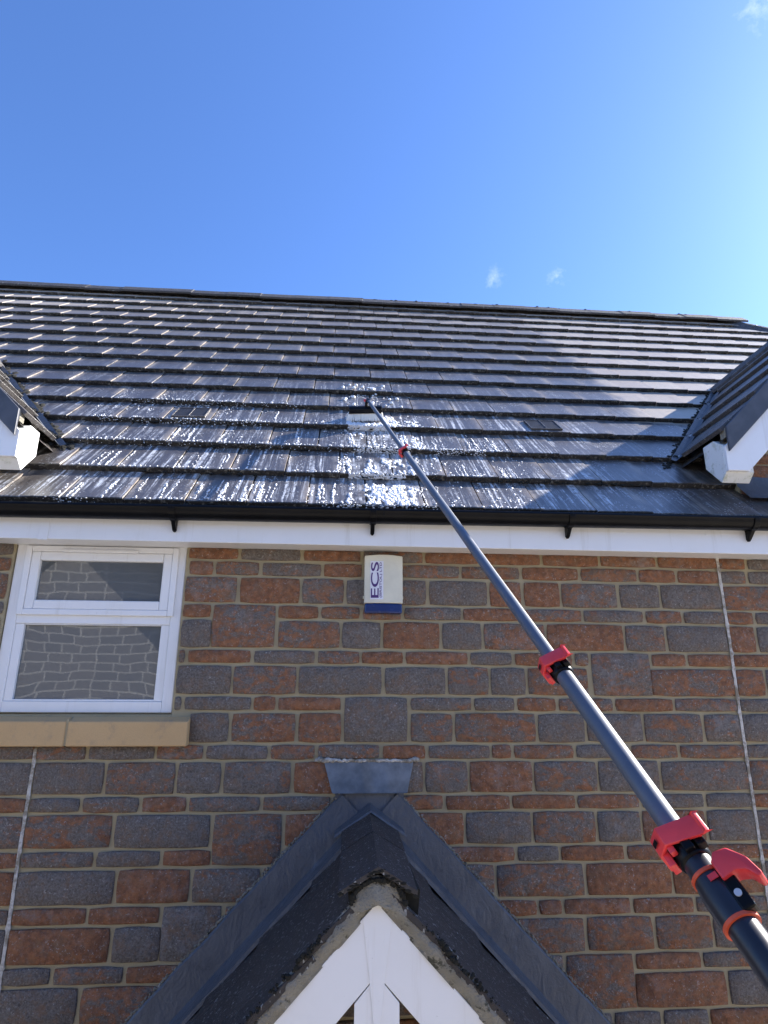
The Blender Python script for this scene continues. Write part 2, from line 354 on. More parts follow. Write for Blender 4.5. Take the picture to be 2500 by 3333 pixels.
# ------------------------------------------------------------------ the house
house = empty('brick_house', (0, 1.5, -H))
tag(house, 'mottled red and grey brick house with dark tiled roof and white eaves', 'house')
WX0, WX1 = -3.4, 6.2
win = (-1.672, -.802, -.108, .735)
m = MB()
m.box(WX0, win[0], 0, .3, -H, .74); m.box(win[1], WX1, 0, .3, -H, .74); m.box(win[0], win[1], .001, .299, -H, win[2])
wall = m.build('wall', 'mortar', house)

def brick_mesh(x0, x1, z0, z1, proud=.011, rough=.0028):
    nx, nz = (5 if x1-x0 > .2 else 4), (4 if z1-z0 > .12 else 3)
    ch = .0055; sd = random.random()*90
    vs = []; fs = []
    def wob(x, z): return jit((x*1.0+sd, z+sd, 1), 31, .0034)
    for j in range(nz):
        for i in range(nx):
            u = i/(nx-1); w = j/(nz-1)
            x = x0+ch+(x1-x0-2*ch)*u; z = z0+ch+(z1-z0-2*ch)*w
            corner = (i in (0, nx-1)) and (j in (0, nz-1))
            y = -proud+random.uniform(-rough, rough*.5)+(.003 if corner else 0)
            vs.append((x+random.uniform(-.003, .003), y, z+random.uniform(-.003, .003)))
    for j in range(nz-1):
        for i in range(nx-1):
            a = j*nx+i; fs.append((a, a+1, a+nx+1, a+nx))
    per = [(i, 0) for i in range(nx)]+[(nx-1, j) for j in range(1, nz)]+[(i, nz-1) for i in range(nx-2, -1, -1)]+[(0, j) for j in range(nz-2, 0, -1)]
    b = len(vs); n = len(per)
    for dy, gx in ((.005, 0), (.03, 0)):
        for (i, j) in per:
            x = x0+(x1-x0)*i/(nx-1); z = z0+(z1-z0)*j/(nz-1)
            cx_ = (1 if i == 0 else -1 if i == nx-1 else 0); cz_ = (1 if j == 0 else -1 if j == nz-1 else 0)
            e = .004 if (cx_ and cz_) else 0
            vs.append((x+cx_*e+wob(x, z)*abs(cx_), -proud+dy, z+cz_*e+wob(z, x)*abs(cz_)))
    for q in range(n):
        a = per[q][1]*nx+per[q][0]; a2 = per[(q+1) % n][1]*nx+per[(q+1) % n][0]
        fs.append((a, b+q, b+(q+1) % n, a2)); fs.append((b+q, b+n+q, b+n+(q+1) % n, b+(q+1) % n))
    return vs, fs

# courses read from the photograph: joint heights, then the x of every upright joint, tone letter per brick (r red, g grey, m mixed), J = two courses high
zj = [.737, .663, .581, .437, .359, .210, .133, -.016, -.093, -.242, -.319, -.472, -.549, -.700, -.777, -.927, -1.004, -1.154, -1.231, -1.381, -1.458, -1.60]
CX, CY, FP = 1250., 1666.5, 2007.8
def px2wall(u, z, y=0.0):                       # x on the wall of a joint noted along a course at height z
    b = Vector((0, y, z))-CAM; kk = (u-CX)/FP
    return (kk*b.dot(F)-b.dot(R2))/(R2.x-kk*F.x)
rows = [
 ([612, 781, 984, 1180, 1379, 1560, 1760, 1950, 2137, 2311, 2426, 2560], 'rgrmrrrrrrg', ''),
 ([612, 699, 849, 1051, 1182, 1305, 1497, 1694, 1886, 2075, 2201, 2326, 2429, 2560], 'rmmrrmmrmrrmg', ''),
 ([600, 776, 979, 1123, 1260, 1392, 1589, 1700, 1824, 2011, 2147, 2339, 2560], 'mrmgmgrrmggm', ''),
 ([588, 692, 902, 1041, 1176, 1312, 1504, 1700, 1896, 2096, 2221, 2347, 2454, 2590], 'rJrmmmrmmmmrg', 'a'),
 ([584, 692, 902, 1110, 1243, 1435, 1571, 1776, 2032, 2167, 2354, 2462, 2600], 'gjmgrgmrmgrg', ''),
 ([570, 607, 822, 1030, 1174, 1315, 1525, 1670, 1865, 1918, 2116, 2234, 2367, 2570], 'mrgmrrgrmJrrr', ''),
 ([566, 756, 968, 1247, 1453, 1594, 1714, 1916, 2116, 2377, 2490, 2620], 'gmggmgmjmmg', ''),
 ([562, 597, 822, 902, 1116, 1331, 1540, 1678, 1813, 1998, 2193, 2385, 2570], 'ggrrJmgrmrmg', ''),
 ([612, 750, 966, 1115, 1331, 1477, 1747, 1905, 2093, 2289, 2395, 2580], 'gmmjmmggmmg', ''),
 ([-160, 110, 284, 507, 666, 877, 1030, 1240, 1389, 1597, 1668, 1870, 2050, 2208, 2408, 2600], 'mmgmgmmrmrmgmmg', ''),
 ([-180, 105, 343, 574, 723, 951, 1180, 1380, 1525, 1736, 1945, 2148, 2424, 2640], 'ggmgmrgmrmgmm', ''),
 ([-160, 94, 264, 458, 612, 850, 1080, 1280, 1447, 1663, 1875, 2083, 2294, 2433, 2600], 'rgmrmmgmrrmggr', ''),
 ([-200, 79, 369, 690, 923, 1130, 1320, 1512, 1732, 1942, 2088, 2300, 2448, 2640], 'mmgJrrrgmgrgg', ''),
 ([-200, 64, 310, 524, 690, 923, 1180, 1420, 1680, 1823, 2035, 2200, 2459, 2640], 'rmgrjrmrgrmrm', ''),
 ([-210, 40, 375, 622, 850, 1130, 1380, 1613, 1904, 2186, 2471, 2680], 'rgrmrmmmrrg', ''),
 ([-210, 32, 285, 525, 727, 1000, 1300, 1560, 1751, 1832, 2056, 2260, 2480, 2690], 'mrrJmrmrrrrmg', ''),
 ([-220, 24, 360, 525, 727, 1010, 1290, 1560, 1907, 2130, 2320, 2490, 2700], 'grgjmrmmmmgg', ''),
 ([-230, 12, 170, 407, 620, 900, 1200, 1500, 1838, 2066, 2284, 2500, 2710], 'mgmrmrmmJrmr', ''),
 ([-240, 5, 256, 520, 800, 1100, 1400, 1838, 2066, 2369, 2520, 2730], 'mgmrmmrjrgg', ''),
 ([-250, -2, 200, 420, 700, 950, 1250, 1500, 1720, 1996, 2154, 2308, 2520, 2740], 'mrgmrmrgmggrg', ''),
 ([-250, -10, 260, 560, 840, 1150, 1450, 1760, 2040, 2380, 2530, 2750], 'gmrmgrmmrgr', ''),
]
TONE = {'r': (.62, .94), 'm': (.34, .56), 'g': (.02, .22)}
JO = .0074
rng = random.Random(11)
nb = 0
def add_brick(x0, x1, z0, z1, t, parent):
    vs, fs = brick_mesh(x0+JO*rng.uniform(.7, 1.3), x1-JO*rng.uniform(.7, 1.3), z0+JO*rng.uniform(.7, 1.15), z1-JO*rng.uniform(.7, 1.15))
    me = bpy.data.meshes.new('brick'); me.from_pydata(vs, [], fs); me.materials.append(M['brick'])
    me.polygons.foreach_set('use_smooth', [True]*len(me.polygons))
    o = link('brick', me, parent); a, b = TONE[t]
    o.color = (rng.uniform(a, b), rng.uniform(0, .55) if rng.random() < .35 else rng.uniform(0, .12), rng.random(), 1)
    return o
ranges = []
XJR, XJL = px2wall(2378, .2), px2wall(62, -.75)        # straight movement joints: every course breaks on them
for ri, (us, tones, _) in enumerate(rows):
    zt, zb = zj[ri], zj[ri+1]; zm = (zt+zb)/2
    xs = [px2wall(u, zm) for u in us]
    if ri == 0: zt = .736
    for xj in ((XJR, XJL) if ri >= 9 else (XJR,)):
        near = min(range(len(xs)), key=lambda q: abs(xs[q]-xj))
        if abs(xs[near]-xj) < .16: xs[near] = xj
    lo_w = xs[0]
    for i, t in enumerate(tones):
        if t == 'j': continue
        b_ = zj[ri+2] if t == 'J' else zb
        tt = t if t in TONE else rng.choice('gm')
        x0, x1 = xs[i], xs[i+1]
        if b_ > win[2]-.01 and x0 < win[1]+.004: x0 = win[1]+.001
        if x1-x0 < .025: continue
        add_brick(x0, x1, b_, zt, tt, wall)
    # bricks left of the window and beyond the frame edges
    if ri < 9:
        x = win[0]-.001; n = 0
        while n < 2:
            L_ = rng.uniform(.16, .30); add_brick(x-L_, x, zb, zt, rng.choice('ggm'), wall); x -= L_; n += 1
    else:
        ranges.append((xs[0], zb, zt))
    x = xs[-1]
    for n in range(1):
        L_ = rng.uniform(.18, .30); add_brick(x, x+L_, zb, zt, rng.choice('rmg'), wall); x += L_
# rest of the wall, out of the picture, as one mass of bricks
mv, mf = [], []
def mass(x0, x1, zb, zt):
    x = x0
    while x < x1-.05:
        L_ = min(rng.uniform(.16, .34), x1-x)
        if L_ < .06: break
        vs, fs = brick_mesh(x+JO, x+L_-JO, zb+JO, zt-JO); b = len(mv); mv.extend(vs); mf.extend([tuple(b+i for i in q) for q in fs]); x += L_
for ri, (us, tones, _) in enumerate(rows):
    zm = (zj[ri]+zj[ri+1])/2
    xr = px2wall(us[-1], zm)+.30
    mass(xr+.01, WX1-.1, zj[ri+1], zj[ri])
    xl = (win[0]-.62) if ri < 9 else px2wall(us[0], zm)
    if xl > WX0+.1: mass(WX0+.05, xl-.01, zj[ri+1], zj[ri])
z = zj[len(rows)]; thin = True
while z > -H+.1:
    h_ = .077 if thin else .15; thin = not thin; mass(WX0+.05, WX1-.1, z-h_, z); z -= h_
me = bpy.data.meshes.new('brickwork'); me.from_pydata(mv, [], mf); me.materials.append(M['brick'])
tag(link('brickwork', me, wall), kind='stuff').color = (.45, .1, .5, 1)
# two movement joints pointed with pale sealant, smeared at the edges
for xj, z0, z1 in ((XJR, -1.6, .733), (XJL, -1.6, -.262)):
    m = MB(); n = 170; vs = []; fs = []
    for i in range(n+1):
        z = z0+(z1-z0)*i/n; c_ = xj+jit((z, xj, 0), 2.2, .003)
        bed = max(0, 1-min(abs(z-q) for q in zj)/.012)      # smeared where it crosses a bed joint
        w1 = .0082+.012*bed*max(0, .3+mnoise.noise(Vector((z*9, xj, 3))))+jit((z, 2, xj), 30, .0012); w2 = .0082+.014*bed*max(0, .3+mnoise.noise(Vector((z*8, xj, 7))))+jit((z, 4, xj), 30, .0012)
        d = .0118+jit((z, 1, xj), 12, .0008)
        vs += [(c_-w1, -.0100, z), (c_-w1*.85, -d, z), (c_+w2*.85, -d, z), (c_+w2, -.0100, z)]
    for i in range(n):
        for j in range(3): a = i*4+j; fs.append((a, a+1, a+5, a+4))
    m.add(vs, fs).build('movement_joint', 'sealant', wall, smooth=True)

# ---- window
wn = empty('window'); attach(wn, house)
def rect_frame(m, x0, x1, z0, z1, t, y0, y1, tb=None, tt=None):
    tb = tb or t; tt = tt or t
    m.box(x0, x0+t, y0, y1, z0, z1); m.box(x1-t, x1, y0, y1, z0, z1); m.box(x0+t, x1-t, y0, y1, z0, z0+tb); m.box(x0+t, x1-t, y0, y1, z1-tt, z1)
m = MB(); rect_frame(m, -1.668, -.806, -.100, .733, .052, .012, .075); m.box(-1.616, -.858, .0125, .0745, .326, .372)
m.build('frame', 'white_plastic', wn, bevel=.004)
m = MB(); rect_frame(m, -1.616, -.843, .368, .724, .030, -.004, .011); m.build('sash', 'white_plastic', wn, bevel=.004)
m = MB(); rect_frame(m, -1.586, -.873, .398, .694, .046, .000, .04); m.build('sash_bead', 'white_plastic', wn, bevel=.006)
m = MB(); rect_frame(m, -1.6155, -.8585, -.0475, .3255, .042, .018, .05, .009, .005); m.build('glazing_bead', 'white_plastic', wn, bevel=.006)
m = MB(); m.box(-1.43, -1.05, -.016, -.0005, .690, .706); m.build('trickle_vent', 'white_plastic', wn, bevel=.004)
def pane(x0, x1, z0, z1, y, bow):
    n = 16; vs = []; fs = []
    for j in range(n+1):
        for i in range(n+1):
            u = i/n*2-1; w = j/n*2-1
            vs.append((x0+(x1-x0)*i/n, y-bow*(1-u*u)*(1-w*w), z0+(z1-z0)*j/n))
    for j in range(n):
        for i in range(n): a = j*(n+1)+i; fs.append((a, a+1, a+n+2, a+n+1))
    MB().add(vs, fs).build('pane', 'window_glass', wn, smooth=True)
pane(-1.576, -.860, -.046, .330, .034, .0015); pane(-1.545, -.915, .438, .655, .022, .0002)
# ---- sill stones
sill = empty('window_sill'); attach(sill, house)
def sill_stone(x0, x1, bend=0):
    m = MB(); m.prism([(.02, -.250), (-.062, -.250), (-.062, -.138), (.02, -.112)], x0, x1, 'x'); m.build('sill_stone', 'sandstone', sill, bevel=.006, seg=2)
sill_stone(-1.262, -.706); sill_stone(-2.05, -1.272)
m = MB(); m.box(-1.273, -1.261, -.056, .015, -.247, -.128); m.build('sill_joint', 'mortar', sill)

# ---- fascia, soffit, gutter
m = MB(); m.box(-1.46, 2.492, -.166, -.150, .7213, .93); m.build('fascia', 'white_plastic', house, bevel=.003)
m = MB(); m.box(2.4955, WX1, -.1662, -.1502, .7213, .93); m.build('fascia', 'white_plastic', house, bevel=.003)
m = MB(); m.box(WX0, -1.4645, -.1662, -.1502, .7213, .93); m.build('fascia', 'white_plastic', house, bevel=.003)
m = MB(); m.box(-1.489, -1.443, -.170, -.1665, .7175, .932); m.build('fascia_joint_cover', 'white_plastic', house, bevel=.0015)
m = MB(); m.box(WX0, WX1, -.1495, .05, .729, .741); m.build('soffit', 'white_plastic', house)
for x in (-1.22, -.42, .02, .62, 1.02, 1.5, 1.96): MB().tube([(x, -.1665, .845-.02*(x > 0)), (x, -.1685, .845-.02*(x > 0))], .006, 10).build('screw_cap', 'white_plastic', house, smooth=True)
gut = None
def gz(x): return .884+.0062*(x-.35)
m = MB(); n = 18; prof = []
for i in range(n+1):
    a = math.pi*i/n; prof.append((-.214-.058*math.cos(a), -.056*math.sin(a)))
prof = [(-.214-.060, .004), (-.214-.062, -.004)]+prof[1:]
inner = [(p_[0]+(.004 if p_[0] < -.214 else -.004), p_[1]+.004) for p_ in prof]
xs_ = [WX0]+[-.83, .163, 1.19, 2.187]+[WX1]
vs = []; fs = []; poly = prof+inner[::-1]; L_ = len(poly)
for x in xs_: vs += [(x, q[0], gz(x)+q[1]) for q in poly]
for i in range(len(xs_)-1):
    for j in range(L_): a = i*L_+j; b = i*L_+(j+1) % L_; fs.append((a, b, b+L_, a+L_))
gut = m.add(vs, fs).build('gutter', 'black_plastic', house, smooth=True)
for x in (-.831, .163, 1.190, 2.187):
    m = MB(); zc = gz(x)
    # strap round the gutter and the arm back to the fascia
    ring = [(-.214-.064*math.cos(math.pi*i/14), -.062*math.sin(math.pi*i/14)) for i in range(15)]
    rin = [(-.214-.0585*math.cos(math.pi*i/14), -.0565*math.sin(math.pi*i/14)) for i in range(15)]
    m.prism([(q[0], zc+q[1]) for q in ring+rin[::-1]], x-.016, x+.016, 'x')
    m.prism([(-.245, zc-.045), (-.168, zc-.030), (-.168, zc-.100), (-.180, zc-.104), (-.192, zc-.095)], x-.010, x+.010, 'x')
    m.tube([(x, -.170, zc-.101), (x, -.183, zc-.103)], .008, 10)
    m.build('gutter_bracket', 'black_plastic', gut, bevel=.002)
for x in (.215,): MB().box(x, x+.002, -.2765, -.272, gz(x)-.03, gz(x)+.006).build('gutter_joint', 'black_plastic', gut)

# ---- main roof
NRM = Vector((0, -sp, cp)); UPS = Vector((0, cp, sp)); E0 = Vector((0, YE, ZE))
def rp(x, s, h=0.0): return Vector((x, 0, 0))+E0+UPS*s+NRM*h
TT = .034
S_RIDGE = 5.50
XR = 5.15                       # ridge end, then a hip
m = MB()
a = [rp(WX0-2.2, .02, -.055), rp(8.6, .02, -.055), rp(XR, S_RIDGE, -.055), rp(WX0-2.2, S_RIDGE, -.055)]
yr = a[2].y
bk = [Vector((q.x, 2*yr-q.y, q.z)) for q in (a[0], a[1])]
m.add([*a, *bk], [(0, 1, 2, 3), (3, 2, 5, 4), (1, 5, 2)])
roof = m.build('roof', 'roof_tile', house)
dl = math.atan2(TT, G)
tl, tv = G+.055, []
def tile_mesh(seed):
    rg = random.Random(seed); w = TW-.006
    n = 7; m = MB(); vs = []; fs = []
    c = .0035
    top = []
    for i in range(n+1):
        x = -w/2+w*i/n; top.append(x)
    # cross-section rows: front bottom, front top (chamfered), back top, back bottom
    for x in top:
        ex = (c if x == top[0] else -c if x == top[-1] else 0)
        e = rg.uniform(-.004, .003)
        vs += [(x, .001+e, -TT+.001), (x, -.0005+e, -c+rg.uniform(-.0015, 0)), (x+ex*.4, c+e, rg.uniform(-.0008, .0006)), (x+ex*.4, tl, 0), (x, tl, -TT*.8)]
    for i in range(n):
        for j in range(4): a = i*5+j; fs.append((a, a+1, a+6, a+5))
    fs += [tuple(range(4, -1, -1)), tuple(n*5+j for j in range(5))]
    m.add(vs, fs); return m.mesh('tile', 'roof_tile')
tms = [tile_mesh(i) for i in range(9)]
JX = {0: -.175, 1: -.320, 2: -.153, 3: -.268, 4: -.108, 5: -.234, 6: -.086, 7: -.249, 8: -.108, 9: -.251, 10: -.110, 11: -.269, 12: -.128, 13: -.272, 14: -.138}
rg = random.Random(5)
# dormers: eaves corner of the slope that faces the middle of the roof
DR = dict(side=1, x=2.124, z=1.42); DL = dict(side=-1, x=-1.655, z=1.375)
def valley_x(D, s, ):            # where the dormer's slope cuts the main roof at distance s up it
    zz = ZE+s*sp
    return D['x']+D['side']*(zz-D['z'])
tilemat_cache = []
VENTS = {}
def tile_at(x, s, vent=False):
    base = rp(x, s, 0)
    rot = Matrix((( 1, 0, 0), (0, cp, -sp), (0, sp, cp))).transposed().inverted() if False else Matrix.Rotation(PITCH-dl, 3, 'X')
    q = rot @ Matrix.Rotation(rg.uniform(-.002, .002)-.016, 3, 'Y') @ Matrix.Rotation(rg.uniform(-.0035, .0035), 3, 'Z')
    base += NRM*rg.uniform(-.0012, .0018)+UPS*rg.uniform(-.003, .003)
    return Matrix.Translation(base) @ q.to_4x4()
smv, smf = [], []
for kk in range(15):
    s = kk*G
    half = 2.35+.62*kk*.62
    x = JX[kk]+TW/2
    while x > -2.3-.27*kk*.9: x -= TW
    x += TW
    xmax = 2.75+.27*kk*1.05
    while x < xmax:
        hip = XR+(S_RIDGE-s)*cp
        sm = s+G*.5
        vr, vl = valley_x(DR, s+.3), valley_x(DL, s+.3)
        inside_r = (x-.16 > vr+.02) and rp(x, s).y > .10 and x < 2*(DR['x']+1.16)-vr
        inside_l = (x+.16 < vl-.02) and rp(x, s).y > .10
        if not inside_r and not inside_l and x < hip:
            mt = tile_at(x, s); me = rg.choice(tms)
            if kk == 3 and (abs(x-(-1.01)) < .14 or abs(x-1.36) < .14):
                VENTS[round(x, 2)] = mt
            elif kk <= 11:
                o = link('tile', me, None); o.matrix_world = mt; o.parent = roof
                o.matrix_parent_inverse = Matrix()
            else:
                b = len(smv); smv += [tuple(mt @ q.co) for q in me.vertices]; smf += [tuple(b+i for i in pl.vertices) for pl in me.polygons]
        x += TW
me = bpy.data.meshes.new('upper_tiles'); me.from_pydata(smv, [], smf); me.materials.append(M['roof_tile'])
tag(link('upper_tiles', me, roof), kind='stuff')
for xk, mt in VENTS.items():
    w = TW-.005; m = MB(); m.cur = 0
    m.box(-w/2, w/2, 0, tl, -TT, 0)
    rect = lambda x0, x1, y0, y1, z0, z1: m.box(x0, x1, y0, y1, z0, z1)
    m.cur = 1
    rect(-.105, .105, .045, .250, .0005, .0065)
    m.cur = 2
    rect(-.110, .110, .040, .047, .0003, .013); rect(-.110, .110, .247, .254, .0003, .013); rect(-.110, -.103, .0475, .2465, .0003, .013); rect(.103, .110, .0475, .2465, .0003, .013); rect(-.0035, .0035, .0475, .2465, .0003, .013)
    for i in range(12):
        y = .057+i*.0165; m.cur = 1; rect(-.1025, -.004, y, y+.006, .0068, .0095); rect(.004, .1025, y, y+.006, .0068, .0095)
    o = m.build('vent_tile', ['roof_tile', 'verge_plastic', 'dormer_tile'], None); o.matrix_world = mt; o.parent = roof
# ridge tiles and hip tiles
def ridge_mesh():
    m = MB(); n = 6; vs = []; fs = []
    prof = [(-.165, -.150), (-.060, -.040), (-.03, -.016), (0, -.006), (.03, -.016), (.060, -.040), (.165, -.150)]
    for x in (0, .43):
        vs += [(x, q[0], q[1]+.0) for q in prof]+[(x, q[0]*.93, q[1]-.022) for q in prof[::-1]]
    L_ = 14
    fs = [(i, (i+1) % L_, (i+1) % L_+L_, i+L_) for i in range(L_)]+[tuple(range(L_-1, -1, -1)), tuple(range(L_, 2*L_))]
    return m.add(vs, fs).mesh('ridge_tile', 'ridge_tile', bevel=.004, seg=1)
rm = ridge_mesh()
rid = rp(0, S_RIDGE, 0)
x = -4.9
while x < XR-.1:
    o = link('ridge_tile', rm, None); o.parent = roof
    o.matrix_world = Matrix.Translation((x, rid.y, rid.z+.062+rg.uniform(-.006, .006))) @ Matrix.Rotation(rg.uniform(-.008, .008), 4, 'Y')
    x += .425
hd = Vector((1, -1, -1)).normalized()
for i in range(8):
    o = link('hip_tile', rm, None); o.parent = roof
    pz = Vector((XR-.05, rid.y, rid.z+.035))+hd*(.44*i)
    ax = hd; up_ = (Vector((0, 0, 1))-ax*ax.z).normalized(); sd = up_.cross(ax)
    o.matrix_world = Matrix(((ax.x, sd.x, up_.x, pz.x), (ax.y, sd.y, up_.y, pz.y), (ax.z, sd.z, up_.z, pz.z), (0, 0, 0, 1)))

# ---- dormers (their gable fronts stand on the wall line)
def dormer(D):
    sg = D['side']; cx_, cz_ = D['x'], D['z']
    root = empty('dormer'); attach(root, house)
    Wd = 1.16; xr, zr = cx_+sg*Wd, cz_+Wd
    def Q(u, y, dz=0.0): return (cx_+sg*u, y, cz_+u+dz)     # a point u across from the eaves corner, on the 45-degree slope
    yv = lambda z: (z-ZE)/math.tan(PITCH)+YE
    yf = -.215
    # solid core under the tiles, back to the main roof
    m = MB()
    vs = [Q(0, yf+.03, -.06), Q(Wd, yf+.03, -.06), Q(Wd, yv(zr)+.25, -.06), Q(0, yv(cz_)+.25, -.06)]
    f2 = [(2*xr-q[0], q[1], q[2]) for q in vs]
    m.add(vs+f2, [(0, 1, 2, 3), (4, 5, 6, 7)]); m.build('slope', 'dormer_tile', root)
    # tiles on the slope
    s45 = math.sqrt(.5); gd = .345; tt = .026
    nc = int(Wd/s45/gd)
    for kk in range(nc+1):
        u = kk*gd*s45-.012
        L_ = min(gd+.05, (Wd-u)/s45)
        y = yf+.005; yl = yv(cz_+u)-.075; yu = yv(cz_+u+L_*s45)-.075
        su = Vector((sg*s45, 0, s45)); nn = Vector((-sg*s45, 0, s45)); wy = Vector((0, 1, 0))
        a0, a1 = tt, tt-(tt/gd)*L_
        first = True
        while y < yu-.02:
            w = (.15 if (kk % 2 and first) else .30); first = False
            ye = y+w-.004
            def at(yy, t): return Vector(Q(u, yy))+su*(L_*t)+nn*(a0+(a1-a0)*t)
            if y < yl: low_ = [at(y, 0), at(min(ye, yl), 0)]
            else: low_ = [at(y, (y-yl)/(yu-yl))]
            if ye < yl: hi_ = [at(ye, 1)]
            elif ye < yu: hi_ = [at(ye, (ye-yl)/(yu-yl)), at(ye, 1)]
            else: hi_ = [at(yu, 1)]
            q = low_+hi_+[at(y, 1)]; q2 = [t-nn*tt for t in q]; nq = len(q)
            m = MB(); m.add(q+q2, [tuple(range(nq)), tuple(range(2*nq-1, nq-1, -1))]+[(i, i+nq, (i+1) % nq+nq, (i+1) % nq) for i in range(nq)])
            m.build('tile', 'dormer_tile', root, bevel=.003, seg=1); y += w
    # ridge caps back to the main roof
    yy = yf
    while yy < yv(zr)+.1:
        m = MB(); m.prism([(xr-.15, zr-.125), (xr-.03, zr-.005), (xr, zr+.012), (xr+.03, zr-.005), (xr+.15, zr-.125), (xr+.15, zr-.095), (xr+.04, zr+.030), (xr, zr+.045), (xr-.04, zr+.030), (xr-.15, zr-.095)], yy, yy+.42, 'y'); m.build('ridge_cap', 'ridge_tile', root, bevel=.004, seg=1); yy += .425
    # verge: dark plastic cap, pale mortar bed, white bargeboard and boxed end
    def band(name, mat, d0, d1, ya, yb, u0=0.0, u1=Wd, bevel=.004):
        m = MB(); m.prism([(cx_+sg*u0, cz_+u0+d0), (xr, zr+d0), (2*xr-(cx_+sg*u0), cz_+u0+d0), (2*xr-(cx_+sg*u0), cz_+u0+d1), (xr, zr+d1), (cx_+sg*u0, cz_+u0+d1)], ya, yb, 'y')
        return m.build(name, mat, root, bevel=bevel)
    band('verge_trim', 'verge_plastic', .012, -.136, yf-.022, yf-.004)
    # u offset of the lower edge so that the board is cut square to the eaves
    zl = cz_-.242
    m = MB(); lo = [(cx_-sg*.012, cz_-.10), (xr, zr-.10), (2*xr-cx_+sg*.012, cz_-.10), (2*xr-cx_+sg*.012, zl), (2*xr-cx_-sg*.109, zl), (xr, zr-.351), (cx_+sg*.109, zl), (cx_-sg*.012, zl)]
    m.prism(lo, yf, yf+.022, 'y'); m.build('bargeboard', 'white_plastic', root, bevel=.003)
    band('verge_bed', 'verge_mortar', .004, -.05, yf-.001, yf+.05, 0, Wd, .006)
    # boxed end: five-sided face looking sideways
    bx = cx_-sg*.012
    m = MB(); m.prism([(yf+.0225, cz_-.085), (yf+.0225, cz_-.243), (yf+.075, cz_-.290), (yf+.20, cz_-.165), (yf+.20, cz_-.03), (yf+.10, cz_-.03)], bx, bx+sg*.16, 'x')
    m.build('boxed_end', 'mossy_white', root, bevel=.003)
    # front wall of the dormer above the eaves
    fx0 = cx_+sg*.20
    m = MB(); xa, xb = sorted((fx0, 2*xr-fx0)); m.prism([(xa, .95), (xb, .95), (xb, cz_+.10), (xr, zr-.2), (xa, cz_+.10)], .02, .20, 'y'); dw = m.build('gable_wall', 'mortar', root)
    zz = .93; r3 = random.Random(3)
    for hh in (.15, .077, .15, .077, .15):
        xx = fx0 if sg > 0 else fx0
        cnt = 0
        while cnt < 3:
            w = r3.uniform(.17, .3); x0 = xx; x1 = xx+sg*w
            u_ = abs(min(x0, x1, key=lambda t: abs(t-cx_))-cx_)
            if zz+hh < cz_+u_-.12 or True:
                vs, fs = brick_mesh(min(x0, x1)+.005, max(x0, x1)-.005, zz+.005, zz+hh-.005); vs = [(a, b+.022, c) for a, b, c in vs]
                me = bpy.data.meshes.new('brick'); me.from_pydata(vs, [], fs); me.materials.append(M['brick']); me.polygons.foreach_set('use_smooth', [True]*len(me.polygons))
                o = link('brick', me, root); o.color = (r3.uniform(.3, .9), .1, .5, 1)
            xx = x1; cnt += 1
        zz += hh
    # lead: valley lining and the corner soaker
    m = MB(); vs = []; fs = []
    n = 26
    for i in range(n+1):
        u = .0+Wd*i/n
        z = cz_+u; y = yv(z); x = cx_+sg*u
        wob = jit((u*3, sg, 1), 4, .008)
        pm = Vector((x-sg*.13, y+.0, z)); # on the main roof side
        sA = rp(x-sg*(.050+wob), (z-ZE)/sp, .006+wob*.3); sB = rp(x-sg*.012, (z-ZE)/sp, -.004); sC = Vector((x, y, z))+Vector((-sg*.7, 0, .7))*.006
        sD = Vector((x, y, z))+Vector((0, -.10, 0))+Vector((-sg*.7, 0, .7))*.012
        vs += [sA, sB, sC, sD]
    for i in range(n):
        for j in range(3): a = i*4+j; fs.append((a, a+1, a+5, a+4))
    m.add(vs, fs).build('valley_lead', 'lead', root, smooth=True)
    xs0 = fx0-sg*.03
    m = MB(); vs = []; fs = []
    for i in range(9):
        t_ = i/8; x = xs0+sg*t_*.5; z0 = ZE+(0-YE)*math.tan(PITCH)
        vs += [(x, .004, z0+.075-.03*t_*0+jit((x, 0, 0), 9, .006)), (x, -.006, z0+.012), (x, -.10+jit((x, 2, 0), 8, .01), z0-.085)]
    for i in range(8):
        for j in range(2): a = i*3+j; fs.append((a, a+1, a+4, a+3))
    m.add(vs, fs).build('apron_lead', 'lead', root, smooth=True)
    return root
tagd = dormer(DR); dormer(DL)

# moss and grime: rough clumps along valleys and here and there on tile edges
def blob(vs, fs, c, r, flat=(1, 1, 1), seedv=0.0, lumpy=.35, axes=None):
    b = len(vs)
    for q in ICO[0]:
        d = Vector(q); rr = r*(1+lumpy*mnoise.noise(d*1.7+Vector((seedv, seedv*.7, 3))))
        p = Vector((d.x*rr*flat[0], d.y*rr*flat[1], d.z*rr*flat[2]))
        if axes: p = axes[0]*p.x+axes[1]*p.y+axes[2]*p.z
        vs.append(tuple(c+p))
    fs.extend([tuple(b+i for i in f_) for f_ in ICO[1]])
def ico(sub):
    bm = bmesh.new(); bmesh.ops.create_icosphere(bm, subdivisions=sub, radius=1); bm.verts.ensure_lookup_table()
    r = ([tuple(v_.co) for v_ in bm.verts], [tuple(v_.index for v_ in f_.verts) for f_ in bm.faces]); bm.free(); return r
ICO1, ICO2 = ico(1), ico(2)
AX = (Vector((1, 0, 0)), UPS, NRM)
def surf(x, s):                   # a point on the tile faces
    kk = math.floor(s/G); fr = s/G-kk
    return rp(x, s, -TT*fr)
ICO = ICO1
rg = random.Random(21); mv, mf = [], []
